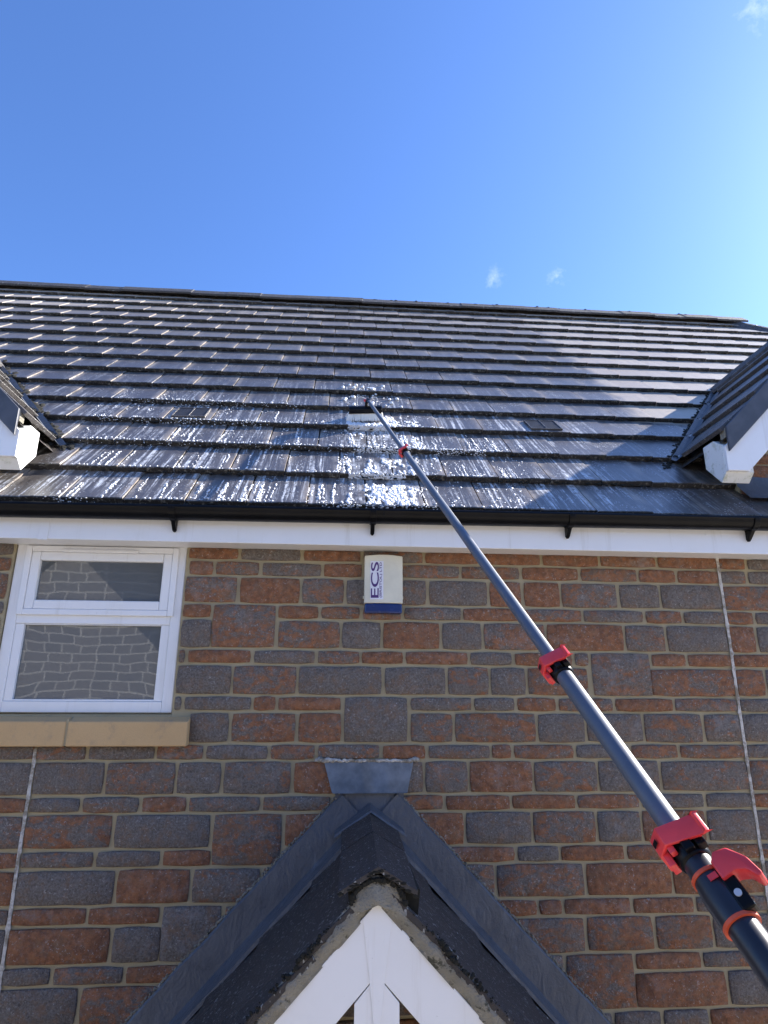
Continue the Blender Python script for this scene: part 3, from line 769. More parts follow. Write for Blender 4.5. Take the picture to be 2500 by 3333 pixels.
for D in (DR, DL):
    for i in range(420 if D is DL else 330):
        s = rg.uniform(.60, 2.3); x = valley_x(D, s)-D['side']*abs(rg.gauss(.055 if D is DR else .03, .012 if D is DR else .03))
        blob(mv, mf, surf(x, s)+NRM*.004, rg.uniform(.005, .013 if D is DR else .024), (1, 1.4, .38), rg.random()*9, .6, AX)
for i in range(1500):
    kk = rg.randrange(0, 15); x = rg.uniform(-2.2-.25*kk, 2.3+.25*kk)
    if valley_x(DL, kk*G)+.1 < x < valley_x(DR, kk*G)-.1:
        blob(mv, mf, rp(x, kk*G-.012+rg.uniform(-.01, .012), -TT*.6), rg.uniform(.003, .010), (1.8, 1, .8), rg.random()*9, .6, AX)
for i in range(70):
    x = rg.uniform(.2, 4.8); blob(mv, mf, rp(x, S_RIDGE-.06, .03)+Vector((0, 0, rg.uniform(-.03, .05))), rg.uniform(.006, .016), (1.6, 1, .7), rg.random()*9, .6, AX)
me = bpy.data.meshes.new('moss'); me.from_pydata(mv, [], mf); me.materials.append(M['moss'])
mo = link('moss', me); tag(mo, 'dark moss clumps clinging to the roof tile edges and valleys', 'moss', kind='stuff')

# ------------------------------------------------------------------ alarm box
ab = empty('alarm_box', (.235, 0, .40)); tag(ab, 'cream alarm siren box with blue base mounted under the white eaves', 'alarm box')
bx0, bx1, bz0, bzm, bz1 = .131, .331, .392, .443, .692
def bow_body(z0, z1, x0, x1, yb, yf, bow, top=0.0):
    m = MB(); n = 12; pts = []
    for i in range(n+1):
        u = i/n*2-1; pts.append((x0+(x1-x0)*i/n, yf-bow*(1-u*u)))
    poly = [(x0, yb)]+pts+[(x1, yb)]
    L_ = len(poly); vs = [(q[0], q[1], z0) for q in poly]
    vs += [(q[0], q[1], z1+(top*(1-((q[0]-(x0+x1)/2)/((x1-x0)/2))**2))) for q in poly]
    fs = [tuple(range(L_-1, -1, -1)), tuple(range(L_, 2*L_))]+[(i, (i+1) % L_, (i+1) % L_+L_, i+L_) for i in range(L_)]
    return m.add(vs, fs)
bow_body(bzm, bz1, bx0, bx1, -.002, -.062, .012, .006).build('cover', 'cream_plastic', ab, bevel=.004)
bow_body(bz0, bzm-.001, bx0+.003, bx1-.003, -.003, -.060, .012).build('strobe_base', 'blue_plastic', ab, bevel=.007)
for x in (bx0-.002, bx1+.002): MB().tube([(x-.004, -.022, bzm+.035), (x+.004, -.022, bzm+.035)], .008, 12).build('tamper_screw', 'cream_plastic', ab, smooth=True)
m = MB(); n = 8; lx0, lx1 = bx0+.030, bx0+.098; vs = []; fs = []
def fy(x): u = (x-(bx0+bx1)/2)/((bx1-bx0)/2); return -.062-.012*(1-u*u)
for i in range(n+1):
    x = lx0+(lx1-lx0)*i/n; vs += [(x, fy(x)-.0012, bzm+.018), (x, fy(x)-.0012, bz1-.030)]
for i in range(n): a = i*2; fs.append((a, a+2, a+3, a+1))
m.add(vs, fs).build('label_sheet', 'label_paper', ab)
def text_mesh(body, x, z, hgt, length, bold=0.0):
    cu = bpy.data.curves.new('t', 'FONT'); cu.body = body; cu.size = 1; cu.offset = bold
    ob = bpy.data.objects.new('t', cu); COL.objects.link(ob)
    dg = bpy.context.evaluated_depsgraph_get(); me = bpy.data.meshes.new_from_object(ob.evaluated_get(dg))
    bpy.data.objects.remove(ob)
    x0 = min(q.co.x for q in me.vertices); x1 = max(q.co.x for q in me.vertices); y0 = min(q.co.y for q in me.vertices); y1 = max(q.co.y for q in me.vertices)
    for q in me.vertices:
        a = (q.co.x-x0)/(x1-x0)*length; b = (q.co.y-y0)/(y1-y0)*hgt
        X_ = x+hgt-b; q.co = (X_, fy(X_)-.0022, z+a)     # reads upwards, tops to the left
    me.materials.clear(); me.materials.append(M['purple_ink']); return me
link('lettering', text_mesh('ECS', bx0+.033, bzm+.026, .041, .188, .012), ab)
link('lettering', text_mesh('(BRISTOL) LTD', bx0+.0775, bzm+.028, .0150, .184, .010), ab)

# ------------------------------------------------------------------ porch canopy
PX, PZ, PF = .172, -.560, -1.0           # ridge line and front
porch = empty('porch_canopy', (PX, 0, -1.35)); tag(porch, 'small gabled porch canopy with black tiles, lead flashing and white bargeboards', 'porch')
HW = 1.10
skew = -.022                              # the canopy stands a hair out of square with the wall
def pp(u, y, dz=0.0, sd=1): return (PX+sd*u+skew*(-y), y, PZ-u+dz)
m = MB()
for sd in (-1, 1):
    m.add([pp(0, -.02, -.05, sd), pp(HW, -.02, -.05, sd), pp(HW, PF+.04, -.05, sd), pp(0, PF+.04, -.05, sd)], [(0, 1, 2, 3)])
pdeck = m.build('deck', 'porch_tile', porch)
s45 = math.sqrt(.5); gp = .30; tt = .022
rg = random.Random(8)
for sd in (-1, 1):
    su = Vector((-sd*s45, 0, s45)); nn = Vector((sd*s45, 0, s45))
    nck = int(HW/s45/gp)+1
    for kk in range(nck):
        ub = HW-kk*gp*s45                 # lower edge of the course
        y = PF; first = True
        while y < -.03:
            w = min((.165 if (kk % 2 and first) else .33), -.02-y); first = False
            L_ = min(gp+.05, ub/s45-.02)
            if L_ > .05 and w > .03:
                m = MB(); p0 = Vector(pp(ub, y, 0, sd))-nn*.012; wy = Vector((-skew, 1, 0)).normalized()
                a0 = tt+rg.uniform(-.001, .002); a1 = a0-(tt/gp)*L_
                q = [p0+nn*a0, p0+wy*(w-.003)+nn*a0, p0+wy*(w-.003)+su*L_+nn*a1, p0+su*L_+nn*a1]
                q2 = [t-nn*tt for t in q]
                m.add(q+q2, [(0, 1, 2, 3), (7, 6, 5, 4), (0, 4, 5, 1), (1, 5, 6, 2), (2, 6, 7, 3), (3, 7, 4, 0)])
                m.build('tile', 'porch_tile', porch, bevel=.003, seg=1)
            y += w
# ridge tiles: wide shallow angle, two lengths, on a dark bed
for (ya, yb, lift) in ((-.035, -.50, .004), (-.49, PF-.016, .0)):
    m = MB(); n = 10; vs = []; fs = []; prof = []
    for i in range(n+1):
        t_ = i/n*2-1; u = t_*.128; z = .022-.072*abs(t_)+(.010*(1-abs(t_)/.2) if abs(t_) < .2 else 0)*0
        prof.append((u, z+lift))
    for y in [ya+(yb-ya)*q/6 for q in range(7)]:
        w1 = jit((y, 3, 1), 7, .004)
        vs += [(PX+skew*(-y)+q[0]+jit((y, q[0], 4), 9, .003), y, PZ+q[1]+w1+jit((y, q[0], 1), 14, .003)) for q in prof]+[(PX+skew*(-y)+q[0]*.98, y, PZ+q[1]-.016) for q in prof[::-1]]
    L_ = 2*(n+1)
    for r_ in range(6): fs += [(r_*L_+i, r_*L_+(i+1) % L_, (r_+1)*L_+(i+1) % L_, (r_+1)*L_+i) for i in range(L_)]
    fs += [tuple(range(L_-1, -1, -1)), tuple(6*L_+i for i in range(L_))]
    m.add(vs, fs).build('ridge_tile', 'porch_tile', porch, smooth=True)
m = MB()
for sd in (-1, 1): m.prism([(PX+sd*.118, PZ-.060), (PX+sd*.110, PZ-.135), (PX+sd*.02, PZ-.05), (PX+sd*.02, PZ-.02)], -.05, PF+.03, 'y')
m.build('ridge_bed', 'moss', porch)
# mortar: ridge end plug and the bedding strip under each verge, both uneven
vs, fs = [], []
def lump(pts_rows):
    b = len(vs); nr = len(pts_rows); nc_ = len(pts_rows[0])
    for r_ in pts_rows: vs.extend(tuple(q) for q in r_)
    for i in range(nr-1):
        for j in range(nc_-1): a = b+i*nc_+j; fs.append((a, a+1, a+nc_+1, a+nc_))
def nz3(x, y, z): return .010*mnoise.noise(Vector((x, y, z))*13)+.005*mnoise.noise(Vector((x, y, z))*34)+.003*mnoise.noise(Vector((x, y, z))*80)
for sd in (-1, 1):
    rows_ = []
    for i in range(241):
        u = .012+(HW-.012)*i/240; row = []
        for j in range(9):
            a = j/8; d = -.004-.090*a                      # down from the tile underside to the board
            bulge = math.sin(math.pi*min(1, a*1.15))*.016
            p_ = Vector(pp(u, PF+.014-bulge, d, sd)); k_ = nz3(p_.x, p_.z, sd)
            row.append(p_+Vector((0, -k_*1.1, k_*(.9 if j in (0, 1) else .25))))
        rows_.append(row)
    lump(rows_)
rows_ = []
for i in range(25):
    a = math.pi*(-.12+1.24*i/24); row = []
    for j in range(9):
        r_ = .080*j/8; x = PX+skew+math.cos(a)*r_*1.12; z = PZ-.090+math.sin(a)*r_
        k_ = nz3(x, z, 5); row.append(Vector((x, PF-.014+.022*(j/8)**2-k_*1.2, z+k_*(j > 5))))
    rows_.append(row)
lump(rows_)
me = bpy.data.meshes.new('verge_mortar'); me.from_pydata(vs, [], fs); me.materials.append(M['verge_mortar']); me.polygons.foreach_set('use_smooth', [True]*len(me.polygons))
link('verge_mortar', me, porch)
# black clumps between tiles and mortar: moss, plus the gap's shade modelled in
ICO = ICO1; vs, fs = [], []
for sd in (-1, 1):
    for i in range(260):
        u = rg.uniform(.09, HW); w_ = .5+mnoise.noise(Vector((u*6, sd, 9)))
        blob(vs, fs, Vector(pp(u, PF+.002+rg.uniform(-.012, .008), .004+rg.uniform(-.014, .008), sd)), rg.uniform(.004, .013)*max(.25, w_), (1, .8, 1), i*.7, .6)
for i in range(46):  # mossy clumps added to darken the front edge of the ridge tile
    t_ = rg.uniform(-1, 1); blob(vs, fs, Vector((PX+skew+t_*.124, PF-.014, PZ+.016-.074*abs(t_)+rg.uniform(-.012, .004))), rg.uniform(.004, .008), (1.6, .6, .8), i, .6)
for i in range(60):  # arch of black clumps: moss and the ridge underside's shade built in
    a = rg.uniform(0, math.pi); blob(vs, fs, Vector((PX+skew+math.cos(a)*.086, PF-.004, PZ-.092+math.sin(a)*.072)), rg.uniform(.005, .012), (1, .8, 1), i, .6)
me = bpy.data.meshes.new('moss'); me.from_pydata(vs, [], fs); me.materials.append(M['moss']); tag(link('moss', me, porch), kind='stuff')
# white bargeboards, king post and apex cover
def board(sd):
    m = MB(); y0, y1 = PF+.016, PF+.040
    d0, d1 = -.088, -.290                 # top and bottom edges below the slope line (vertical)
    P0 = pp(0, PF, d0, sd); top = [(PX+skew*1.0, PZ+d0), (P0[0]+sd*HW, PZ+d0-HW), (P0[0]+sd*HW, PZ+d1-HW), (PX+skew*1.0, PZ+d1)]
    m.prism([(top[0][0]+sd*.0006, top[0][1]), top[1], top[2], (top[3][0]+sd*.0006, top[3][1])], y0, y1, 'y'); m.build('bargeboard', 'white_plastic', porch, bevel=.0015, seg=1)
board(-1); board(1)
cxk = PX+skew
m = MB(); m.prism([(cxk-.070, -2.1), (cxk+.070, -2.1), (cxk+.070, PZ-.295-.072), (cxk+.0006, PZ-.2915), (cxk-.0006, PZ-.2915), (cxk-.070, PZ-.295-.072)], PF+.017, PF+.041, 'y'); m.build('king_post', 'white_plastic', porch, bevel=.0015, seg=1)
m = MB(); m.prism([(cxk-.048, PZ-.135), (cxk, PZ-.0885), (cxk+.048, PZ-.135), (cxk+.026, PZ-.29), (cxk, PZ-.52), (cxk-.026, PZ-.29)], PF+.0135, PF+.0155, 'y'); m.build('apex_cover', 'white_plastic', porch, bevel=.0006, seg=1)
m = MB(); m.box(cxk-HW, cxk+HW, PF+.045, PF+.075, -2.05, -1.93); m.build('tie_beam', 'white_plastic', porch, bevel=.003)
for sd in (-1, 1):
    m = MB(); m.box(cxk+sd*.98-.05, cxk+sd*.98+.05, PF+.05, PF+.15, -H, -1.9305); m.build('post', 'white_plastic', porch, bevel=.004)
# lead: saddle over the ridge end, stepped strips up the wall, cover strips over the tiles
m = MB(); n = 10; vs = []; fs = []
for i in range(n+1):
    t_ = i/n; 
    vs += [(-.051+.437*t_, -.013, -.325+jit((t_*3, 1, 0), 3, .004)), (-.010+.362*t_+0, -.045, -.457+jit((t_*3, 2, 0), 3, .003)), (-.004+.352*t_, -.050, -.461)]
for i in range(n):
    for j in range(2): a = i*3+j; fs.append((a, a+1, a+4, a+3))
m.add(vs, fs).build('lead_saddle', 'pale_lead', porch, smooth=True)
m = MB(); n = 12; vs = []; fs = []
for i in range(n+1):
    t_ = i/n*2-1; x = PX+t_*.165; dip = -.115*abs(t_)
    vs += [(x, -.0135, -.42+dip*.2), (x, -.022+jit((t_, 5, 0), 5, .004), PZ+.055+dip), (x, -.075, PZ+.045+dip), (x, -.135+jit((t_, 8, 0), 6, .012), PZ+.040+dip*.88), (x, -.138, PZ+.030+dip*.9)]
for i in range(n):
    for j in range(4): a = i*5+j; fs.append((a, a+1, a+6, a+5))
m.add(vs, fs).build('lead_saddle', 'lead', porch, smooth=True)
for sd in (-1, 1):
    pieces = 3
    for pc in range(pieces):
        ua = .02+(HW+.03)*pc/pieces; ub = .02+(HW+.03)*(pc+1)/pieces+.03
        m = MB(); n = 14; vs = []; fs = []
        for i in range(n+1):
            u = ua+(ub-ua)*i/n; w1 = jit((u*9, sd, pc), 1.0, .006)
            out = .155+w1                # upstand height measured square to the slope
            c0 = Vector(pp(u, 0, 0, sd)); nn = Vector((sd*s45, 0, s45))
            lift = .002*(pieces-pc)
            vs += [c0+nn*(out+.01)+Vector((0, -.012, 0)), c0+nn*out+Vector((0, -.020-lift, 0)), c0+nn*.035+Vector((0, -.026-lift, 0)), c0+nn*(.020+lift)+Vector((0, -.060, 0)), c0+nn*(.012+lift+w1*.5)+Vector((0, -.155+w1, 0)), c0+nn*.002+Vector((0, -.158+w1, 0))]
        for i in range(n):
            for j in range(5): a = i*6+j; fs.append((a, a+1, a+7, a+6))
        m.add(vs, fs).build('lead_flashing', 'lead', porch, smooth=True)
    # mortar fillet where the lead is turned into the brickwork
    vs, fs = [], []
    ICO = ICO1
    for i in range(260):
        u = .0+(HW+.04)*i/260; c0 = Vector(pp(u, -.012, 0, sd))+Vector((sd*s45, 0, s45))*(.168+rg.uniform(-.004, .006))
        blob(vs, fs, c0, rg.uniform(.003, .0075), (1, .7, 1), i*.9, .5)
    me = bpy.data.meshes.new('fillet'); me.from_pydata(vs, [], fs); me.materials.append(M['verge_mortar']); me.polygons.foreach_set('use_smooth', [True]*len(me.polygons)); link('mortar_fillet', me, porch)
vs, fs = [], []
for i in range(60): blob(vs, fs, Vector((-.075+.485*i/60, -.013, -.318+rg.uniform(-.004, .004))), rg.uniform(.005, .012 if 5 < i < 55 else .018), (1.4, .7, .8), i, .5)
me = bpy.data.meshes.new('fillet'); me.from_pydata(vs, [], fs); me.materials.append(M['sealant']); me.polygons.foreach_set('use_smooth', [True]*len(me.polygons)); link('mortar_fillet', me, porch)

# ------------------------------------------------------------------ water-fed pole and brush
PA = Vector((.1647, .6325, 1.9425)); PB = Vector((.5108, -2.4098, -.2826)); PD = (PB-PA).normalized()
pole = empty('cleaning_pole', PA); tag(pole, 'long grey telescopic pole with red clamps and a brush scrubbing the roof', 'pole brush')
def on(t): return PA+PD*t
r1, r2, r3_, r4 = .0112, .0140, .0168, .0205
T1, T2, T3 = 1.44, 3.215, 3.665
MB().tube([on(.0), on(.6), on(T1)], r1, 20).build('pole_section', 'carbon_pole', pole, smooth=True)
MB().tube([on(T1-.002), on(2.3), on(T2)], r2, 24).build('pole_section', 'carbon_pole', pole, smooth=True)
MB().tube([on(T2-.002), on(3.4), on(T3)], r3_, 28).build('pole_section', 'carbon_pole', pole, smooth=True)
MB().tube([on(3.774), on(4.3), on(4.9)], r4, 32).build('pole_section', 'black_sleeve', pole, smooth=True)
def local(t, twist=0.0):
    o = on(t); a = -PD                      # towards the brush
    v = (CAM-o); v = (v-a*v.dot(a)).normalized()
    r_ = a.cross(v)
    if (r_.dot(R2)) < 0: r_ = -r_
    v2 = v*math.cos(twist)+r_*math.sin(twist); rr = r_*math.cos(twist)-v*math.sin(twist)
    return Matrix(((rr.x, a.x, v2.x, o.x), (rr.y, a.y, v2.y, o.y), (rr.z, a.z, v2.z, o.z), (0, 0, 0, 1)))
def clamp(t, r, sc, twist=0.0, body=True):
    Mx = local(t, twist)
    if body:
        m = MB(); m.tube([(0, -.034*sc, 0), (0, -.030*sc, 0), (0, .010*sc, 0), (0, .016*sc, 0)], [r*1.10, r*1.30, r*1.30, r*1.12], 24)
        b0 = len(m.v); m.box(-.2*r, .55*r, -.030*sc, .006*sc, r*1.2, r*1.75); m.box(.75*r, 1.45*r, -.030*sc, .006*sc, r*.7, r*1.55)
        m.xf(Mx); m.build('clamp_body', 'black_plastic', pole, smooth=True, bevel=.0012, seg=1)
    # lever: a flat plate across the front of the clamp, a lip at one end, a slotted cheek folded back at the other
    m = MB(); w = .0150*sc; th_ = .0072*sc
    path = [(-1.62*r, -.60*r), (-1.72*r, .50*r), (-1.08*r, 1.50*r), (1.42*r, 1.58*r), (1.86*r, 2.15*r)]
    vs = []; fs = []
    for i, (px_, pz_) in enumerate(path):
        q0 = path[max(i-1, 0)]; q1 = path[min(i+1, len(path)-1)]; tx, tz = q1[0]-q0[0], q1[1]-q0[1]; L_ = math.hypot(tx, tz); nx, nz = -tz/L_, tx/L_
        if nx*px_+nz*pz_ < 0: nx, nz = -nx, -nz
        ww = w*(1.12 if i >= 3 else 1.0); lean = -.26*px_+(-.010*sc if i == 0 else 0)
        vs += [(px_, -ww+lean, pz_), (px_, ww+lean, pz_), (px_+nx*th_, ww+lean, pz_+nz*th_), (px_+nx*th_, -ww+lean, pz_+nz*th_)]
    for i in range(len(path)-1):
        for j in range(4):
            a = i*4+j; b = i*4+(j+1) % 4
            fs.append((a, b, b+4, a+4))
    n = len(path)-1; fs += [(3, 2, 1, 0), (n*4, n*4+1, n*4+2, n*4+3)]
    m.add(vs, fs)
    # fork below the cheek that grips the hinge pin
    m.box(-1.85*r, -1.30*r, -.026*sc, .004*sc, -.45*r, .75*r); m.box(-1.25*r, -.75*r, -.020*sc, .002*sc, .95*r, 1.52*r)
    m.xf(Mx); m.build('clamp_lever', 'red_plastic', pole, bevel=.0014*sc, seg=2, smooth=True)
    m = MB(); q = [(-1.74*r, .60*r), (-1.28*r, 1.30*r)]; dx_, dz_ = q[1][0]-q[0][0], q[1][1]-q[0][1]; L_ = math.hypot(dx_, dz_); nx, nz = -dz_/L_*th_*1.08, dx_/L_*th_*1.08
    hw = .0042*sc
    m.add([(q[0][0]+nx+dx_*.08, -hw+.26*1.7*r, q[0][1]+nz+dz_*.08), (q[1][0]+nx, -hw+.26*1.3*r, q[1][1]+nz), (q[1][0]+nx, hw+.26*1.3*r, q[1][1]+nz), (q[0][0]+nx+dx_*.08, hw+.26*1.7*r, q[0][1]+nz+dz_*.08)], [(0, 1, 2, 3)])
    m.xf(Mx); m.build('lever_slot', 'black_plastic', pole)
clamp(T1, r2, .86); clamp(T2, r3_, 1.0); clamp(T3-.012, r4*.90, .96)
# sleeve below the last clamp: black rubber with orange rings, a red tab and a second lever turned to the side
m = MB(); m.tube([on(T3+.02), on(T3+.04), on(3.735), on(3.772)], [r4*.98, r4*1.02, r4*1.20, r4*1.16], 32); m.build('sleeve', 'black_sleeve', pole, smooth=True)
for t, rr in ((3.708, r4*1.125), (3.773, r4*1.17)): MB().tube([on(t-.0025), on(t+.0025)], rr*1.02, 32).build('ring_band', 'orange_rubber', pole, smooth=True)
m = MB(); m.box(.000, .0125, -.004, .004, r4*1.17, r4*1.23); m.xf(local(3.722)); m.build('size_tab', 'red_plastic', pole)
m = MB(); m.box(.010, .030, -.030, .016, .004, .022); m.xf(local(3.742)); m.build('hinge_block', 'black_plastic', pole, bevel=.004)
m = MB(); m.tube([(.020, -.010, .0215), (.020, -.010, .0235)], .0048, 14); m.xf(local(3.742)); m.build('hinge_pin', 'clear_tube', pole, smooth=True)
m = MB(); m.prism([(.014, .002), (.014, .028), (.024, .038), (.042, .034), (.056, .012), (.060, -.014), (.053, -.017), (.046, -.002), (.034, .004)], .000, .028, 'z'); m.xf(local(3.735)); m.build('clamp_lever', 'red_plastic', pole, bevel=.003, smooth=True)
# brush head
hx0, hx1 = .036, .262
bc = rp(.15, 1.262, .060)                    # bar centre
tilt = Matrix.Rotation(R(-2), 4, 'Z')
def bar_pt(x, a, b): return Vector((x, 0, 0))+Vector((0, bc.y, bc.z))+UPS*a+NRM*b+Vector((0, 0, (x-.15)*.06))
m = MB(); vs = [bar_pt(x, a, b) for x in (hx0, hx1) for (a, b) in ((-.030, -.018), (.030, -.018), (.032, .014), (.014, .026), (-.014, .026), (-.032, .014))]
m.add(vs, [(5, 4, 3, 2, 1, 0), (6, 7, 8, 9, 10, 11)]+[(i, (i+1) % 6, (i+1) % 6+6, i+6) for i in range(6)])
head = m.build('brush_head', 'black_plastic', pole, bevel=.004)
# bristles: many tapering tufts flaring to the tiles
rg = random.Random(4); vs, fs = [], []
for i in range(46):
    for j in range(7):
        x = hx0+.003+(hx1-hx0-.006)*i/45; a = -.018+.036*j/6
        p0 = bar_pt(x, a, -.018); fx = ((i/45)*2-1); fl = rg.uniform(.7, 1.2)
        p1 = p0-NRM*.044*rg.uniform(.9, 1.08)+Vector((fx*abs(fx)*.018*fl+rg.uniform(-.004, .004), 0, 0))+UPS*((a/.018)*.026*fl-.012)
        b = len(vs); d = (p1-p0).normalized(); u = d.orthogonal().normalized(); w = d.cross(u)
        for (c_, rr) in ((p0, .0035), ((p0*.45+p1*.55)-NRM*.0+d*0, .0048), (p1, .0042)):
            vs += [tuple(c_+(u*math.cos(t)+w*math.sin(t))*rr) for t in (0, 1.57, 3.14, 4.71)]
        for r_ in range(2):
            for q in range(4): fs.append((b+r_*4+q, b+r_*4+(q+1) % 4, b+r_*4+4+(q+1) % 4, b+r_*4+4+q))
        fs.append((b+8, b+9, b+10, b+11))
me = bpy.data.meshes.new('bristles'); me.from_pydata(vs, [], fs); me.materials.append(M['bristle'])
tag(link('bristles', me, head), kind='stuff')
nk = bar_pt(.155, 0, .02); MB().tube([nk-NRM*.01, nk+NRM*.03, PA-PD*.004], [.012, .011, .0125], 14).build('neck', 'black_plastic', head, smooth=True)
MB().tube([PA-PD*.012, PA+PD*.05], r1*1.28, 18).build('socket', 'black_plastic', pole, smooth=True)
m = MB(); m.prism([(-.024, -.006), (-.010, -.016), (.000, .010), (-.006, .046), (-.018, .050), (-.026, .024)], -.004, .016, 'z'); m.xf(local(.006)); m.build('clamp_lever', 'red_plastic', pole, bevel=.003)
for e in (-1, 1):
    pts = []
    for i in range(13):
        t = i/12; q0 = PA+PD*.01; q1 = bar_pt(.155+e*.062, 0, .018)
        pts.append(q0.lerp(q1, t)+Vector((e*.030*math.sin(math.pi*t), 0, 0))+NRM*.045*math.sin(math.pi*t))
    MB().tube(pts, .0032, 8).build('jet_hose', 'clear_tube', pole, smooth=True)

# ------------------------------------------------------------------ suds on the tiles
rg = random.Random(77); vs, fs = [], []
def drop(x, s, r, stretch=1.0, h=.35, lift=0.0, big=False):
    global ICO
    ICO = ICO2 if big else ICO1
    c = surf(x, s)+NRM*(r*h*.5+lift)
    blob(vs, fs, c, r, (1, stretch, h), rg.random()*20, .38, AX)
def edge_drop(x, kk, r): drop(x, kk*G+abs(rg.gauss(0, .012))+.004, r, 1.1, .55)
def keep(x, s): return valley_x(DL, s)+.14 < x < valley_x(DR, s)-.25
# scattered droplets, denser low down and near the brush
def scatter(n, x0, x1, s0, s1, rmin, rmax):
    for i in range(int(n*.7)):
        x, s = rg.uniform(x0, x1), rg.uniform(s0, s1)
        if s < .012 or not keep(x, s): continue
        if mnoise.noise(Vector((x*3.1, s*3.1, 4)))+.8*mnoise.noise(Vector((x*26, s*2.2, 4))) < .0: continue
        drop(x, s, rg.uniform(rmin, rmax)*(.6+.8*rg.random()**2), rg.uniform(.8, 1.5))
scatter(520, -1.7, -.75, 1.14, 1.50, .003, .0075); scatter(260, -1.7, -.7, 1.50, 1.85, .003, .0055)
scatter(420, -1.7, -.1, .76, 1.10, .003, .006); scatter(380, -.75, .05, .80, 1.45, .003, .0065); scatter(260, -1.5, 0, .03, .74, .0025, .0055)
scatter(520, .0, .62, .45, 1.12, .004, .009); scatter(260, .62, 1.15, .40, 1.10, .003, .006); scatter(220, .35, .65, 1.12, 1.45, .004, .008)
scatter(220, -.2, .6, 1.45, 2.3, .0025, .0055); scatter(260, -1.6, 1.2, 1.5, 3.0, .0022, .004); scatter(150, .45, 1.1, .02, .38, .003, .007)
# droplets hanging along the front edges of the courses
for kk, x0, x1, n in ((2, -.75, 1.0, 150), (3, -1.65, .05, 150), (3, .3, .7, 40), (4, -1.5, -.4, 70), (1, -.3, .9, 80), (0, -1.1, 1.1, 90), (1, -1.5, -.4, 50), (2, -1.6, -.8, 50)):
    for i in range(n): edge_drop(rg.uniform(x0, x1), kk, rg.uniform(.003, .0075))
# runs of foam down the slope
def run_(x, s0, s1, r):
    s = s1; xx = x
    while s > s0:
        xx += rg.uniform(-.0022, .0022)
        if rg.random() < .62: drop(xx+rg.uniform(-.003, .003), max(s, s0+.003), r*rg.uniform(.5, 1.2), rg.uniform(1.2, 2.4), .3)
        s -= r*rg.uniform(1.0, 2.6)
for i in range(62):
    kk = rg.choice((0, 0, 0, 1, 1, 2, 2, 3)); x = rg.uniform(-1.55, -.12)
    if not keep(x, kk*G+.2): continue
    run_(x, kk*G+rg.choice((.004, .004, .1)), kk*G+rg.uniform(.16, .29), rg.uniform(.0028, .0056))
for i in range(34):
    kk = rg.choice((0, 1, 1, 2, 2)); run_(rg.uniform(.42, 1.15), kk*G+.004, kk*G+rg.uniform(.12, .30), rg.uniform(.0025, .005))
for xk, kk in ((-.62, 0), (-.50, 0), (-.42, 0), (-1.18, 0), (-1.42, 0), (-1.36, 0), (-1.3, 1), (-1.05, 2), (-.95, 1), (-.10, 0), (-.05, 0), (-.02, 1), (.03, 1)):
    for q in range(2): run_(xk+rg.uniform(-.018, .018), kk*G+.004, kk*G+rg.uniform(.18, .29), .0062)
# thick foam below the brush
def mass_(n, x0, x1, s0, s1, rmin, rmax, fn=None):
    for i in range(n):
        x, s = rg.uniform(x0, x1), rg.uniform(s0, s1)
        if fn and not fn(x, s): continue
        drop(x, s, rg.uniform(rmin, rmax)*.78, rg.uniform(.9, 2.8), rg.uniform(.35, .6), 0, rg.random() < .35)
holes = lambda th_: (lambda x, s: mnoise.noise(Vector((x*22, s*5, 1.5)))+.6*mnoise.noise(Vector((x*60, s*22, 6))) > th_+.08)
mass_(520, .165, .345, .006, .265, .006, .015, holes(-.22)); mass_(200, .03, .165, .006, .28, .005, .012, holes(.16)); mass_(150, .345, .45, .006, .26, .005, .012, holes(.05))
mass_(420, .13, .42, .385, .60, .005, .014, holes(-.05)); mass_(120, .02, .14, .385, .66, .005, .011, holes(.1)); mass_(190, .36, .52, .75, 1.0, .005, .012, holes(.02)); mass_(130, .04, .20, .755, 1.02, .004, .011, holes(.15))
mass_(230, .03, .35, 1.124, 1.165, .007, .014); mass_(200, .265, .40, 1.13, 1.34, .007, .017, holes(-.15)); mass_(70, .02, .055, 1.13, 1.30, .007, .013); mass_(110, .40, .52, 1.13, 1.25, .004, .010, holes(.0))
# foam film on the upright tile edges
def film(n, x0, x1, kk, rmin, rmax):
    global ICO
    ICO = ICO1
    for i in range(n):
        x = rg.uniform(x0, x1); c = rp(x, kk*G-.003+rg.uniform(-.004, .002), -rg.uniform(.0, TT)); blob(vs, fs, c, rg.uniform(rmin, rmax), (1.2, .45, 1), rg.random()*20, .5, AX)
film(330, .035, .30, 3, .004, .009); film(200, .06, .42, 2, .003, .006); film(240, .04, .36, 1, .003, .008); film(120, .55, .9, 2, .002, .005); film(140, -1.6, -.5, 3, .002, .005); film(90, -1.6, .4, 2, .002, .004); film(90, -1.5, -.3, 4, .002, .004); film(120, -.1, .5, 0, .003, .006); film(30, -1.5, -1.2, 0, .002, .005)
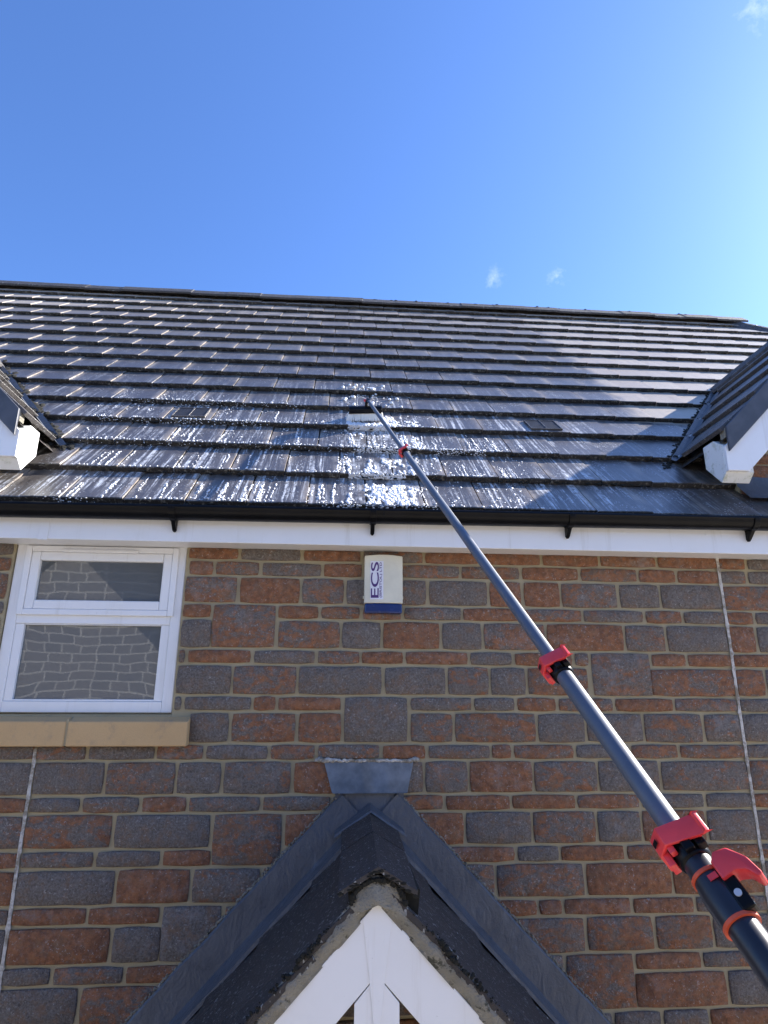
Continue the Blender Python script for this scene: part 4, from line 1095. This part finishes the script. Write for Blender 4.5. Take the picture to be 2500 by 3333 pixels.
# blobs flicked up above the brush
for i in range(80):
    x, s = rg.gauss(.17, .10), rg.uniform(1.47, 2.12)
    drop(x, s, rg.uniform(.007, .016) if i < 26 else rg.uniform(.003, .006), rg.uniform(.9, 1.4), .8, rg.uniform(0, .004), True)
me = bpy.data.meshes.new('soap_suds'); me.from_pydata(vs, [], fs); me.materials.append(M['foam']); me.polygons.foreach_set('use_smooth', [True]*len(me.polygons))
suds = link('soap_suds', me); tag(suds, 'white soap suds and droplets running down the wet roof tiles', 'soap suds', kind='stuff')

# ------------------------------------------------------------------ the house across the way (seen only as a reflection in the window)
nb_ = empty('neighbour_house', (-3, -6, -H)); tag(nb_, 'neighbouring brick house with white gable boards mirrored in the window panes', 'house')
NY = -5.2; ax_, az_ = -3.12, 2.36
m = MB(); m.prism([(-5.9, -H), (-.6, -H), (-.6, az_-2.64), (ax_, az_), (-5.9, az_-2.66)], NY-.3, NY, 'y'); m.box(-12, -5.9, NY-1.3, NY-.9, -H, -.2); m.box(-.6, 9, NY-1.3, NY-.9, -H, -.2); m.build('wall', 'neighbour_brick', nb_)
m = MB(); m.prism([(-6.2, az_-2.96), (ax_, az_), (-.3, az_-2.94), (-.3, az_-2.66), (ax_, az_+.28), (-6.2, az_-2.68)], NY+.12, NY+.22, 'y'); m.build('verge', 'verge_plastic', nb_)
m = MB(); m.prism([(-6.2, az_-2.72), (ax_, az_+.24), (-.3, az_-2.70), (-.3, az_-2.60), (ax_, az_+.34), (-6.2, az_-2.62)], NY+.2205, NY+.25, 'y'); m.build('bargeboard', 'white_plastic', nb_)
m = MB(); m.add([(-6.25, NY+.2, az_-2.70), (ax_, NY+.2, az_+.31), (ax_, NY-3.5, az_+.31), (-6.25, NY-3.5, az_-2.70), (-.25, NY+.2, az_-2.68), (-.25, NY-3.5, az_-2.68)], [(0, 1, 2, 3), (1, 4, 5, 2)]); m.build('gable_roof', 'dormer_tile', nb_)
m = MB(); m.add([(-12, NY-.7, -.3), (9, NY-.7, -.3), (9, NY-4.3, 2.3), (-12, NY-4.3, 2.3), (9, NY-8, -.3), (-12, NY-8, -.3)], [(0, 1, 2, 3), (3, 2, 4, 5)]); m.build('roof', 'dormer_tile', nb_)

# ------------------------------------------------------------------ lift everything to its height above the ground
for o in list(bpy.data.objects):
    if o.parent is None and o.type in ('MESH', 'EMPTY'): o.location.z += H
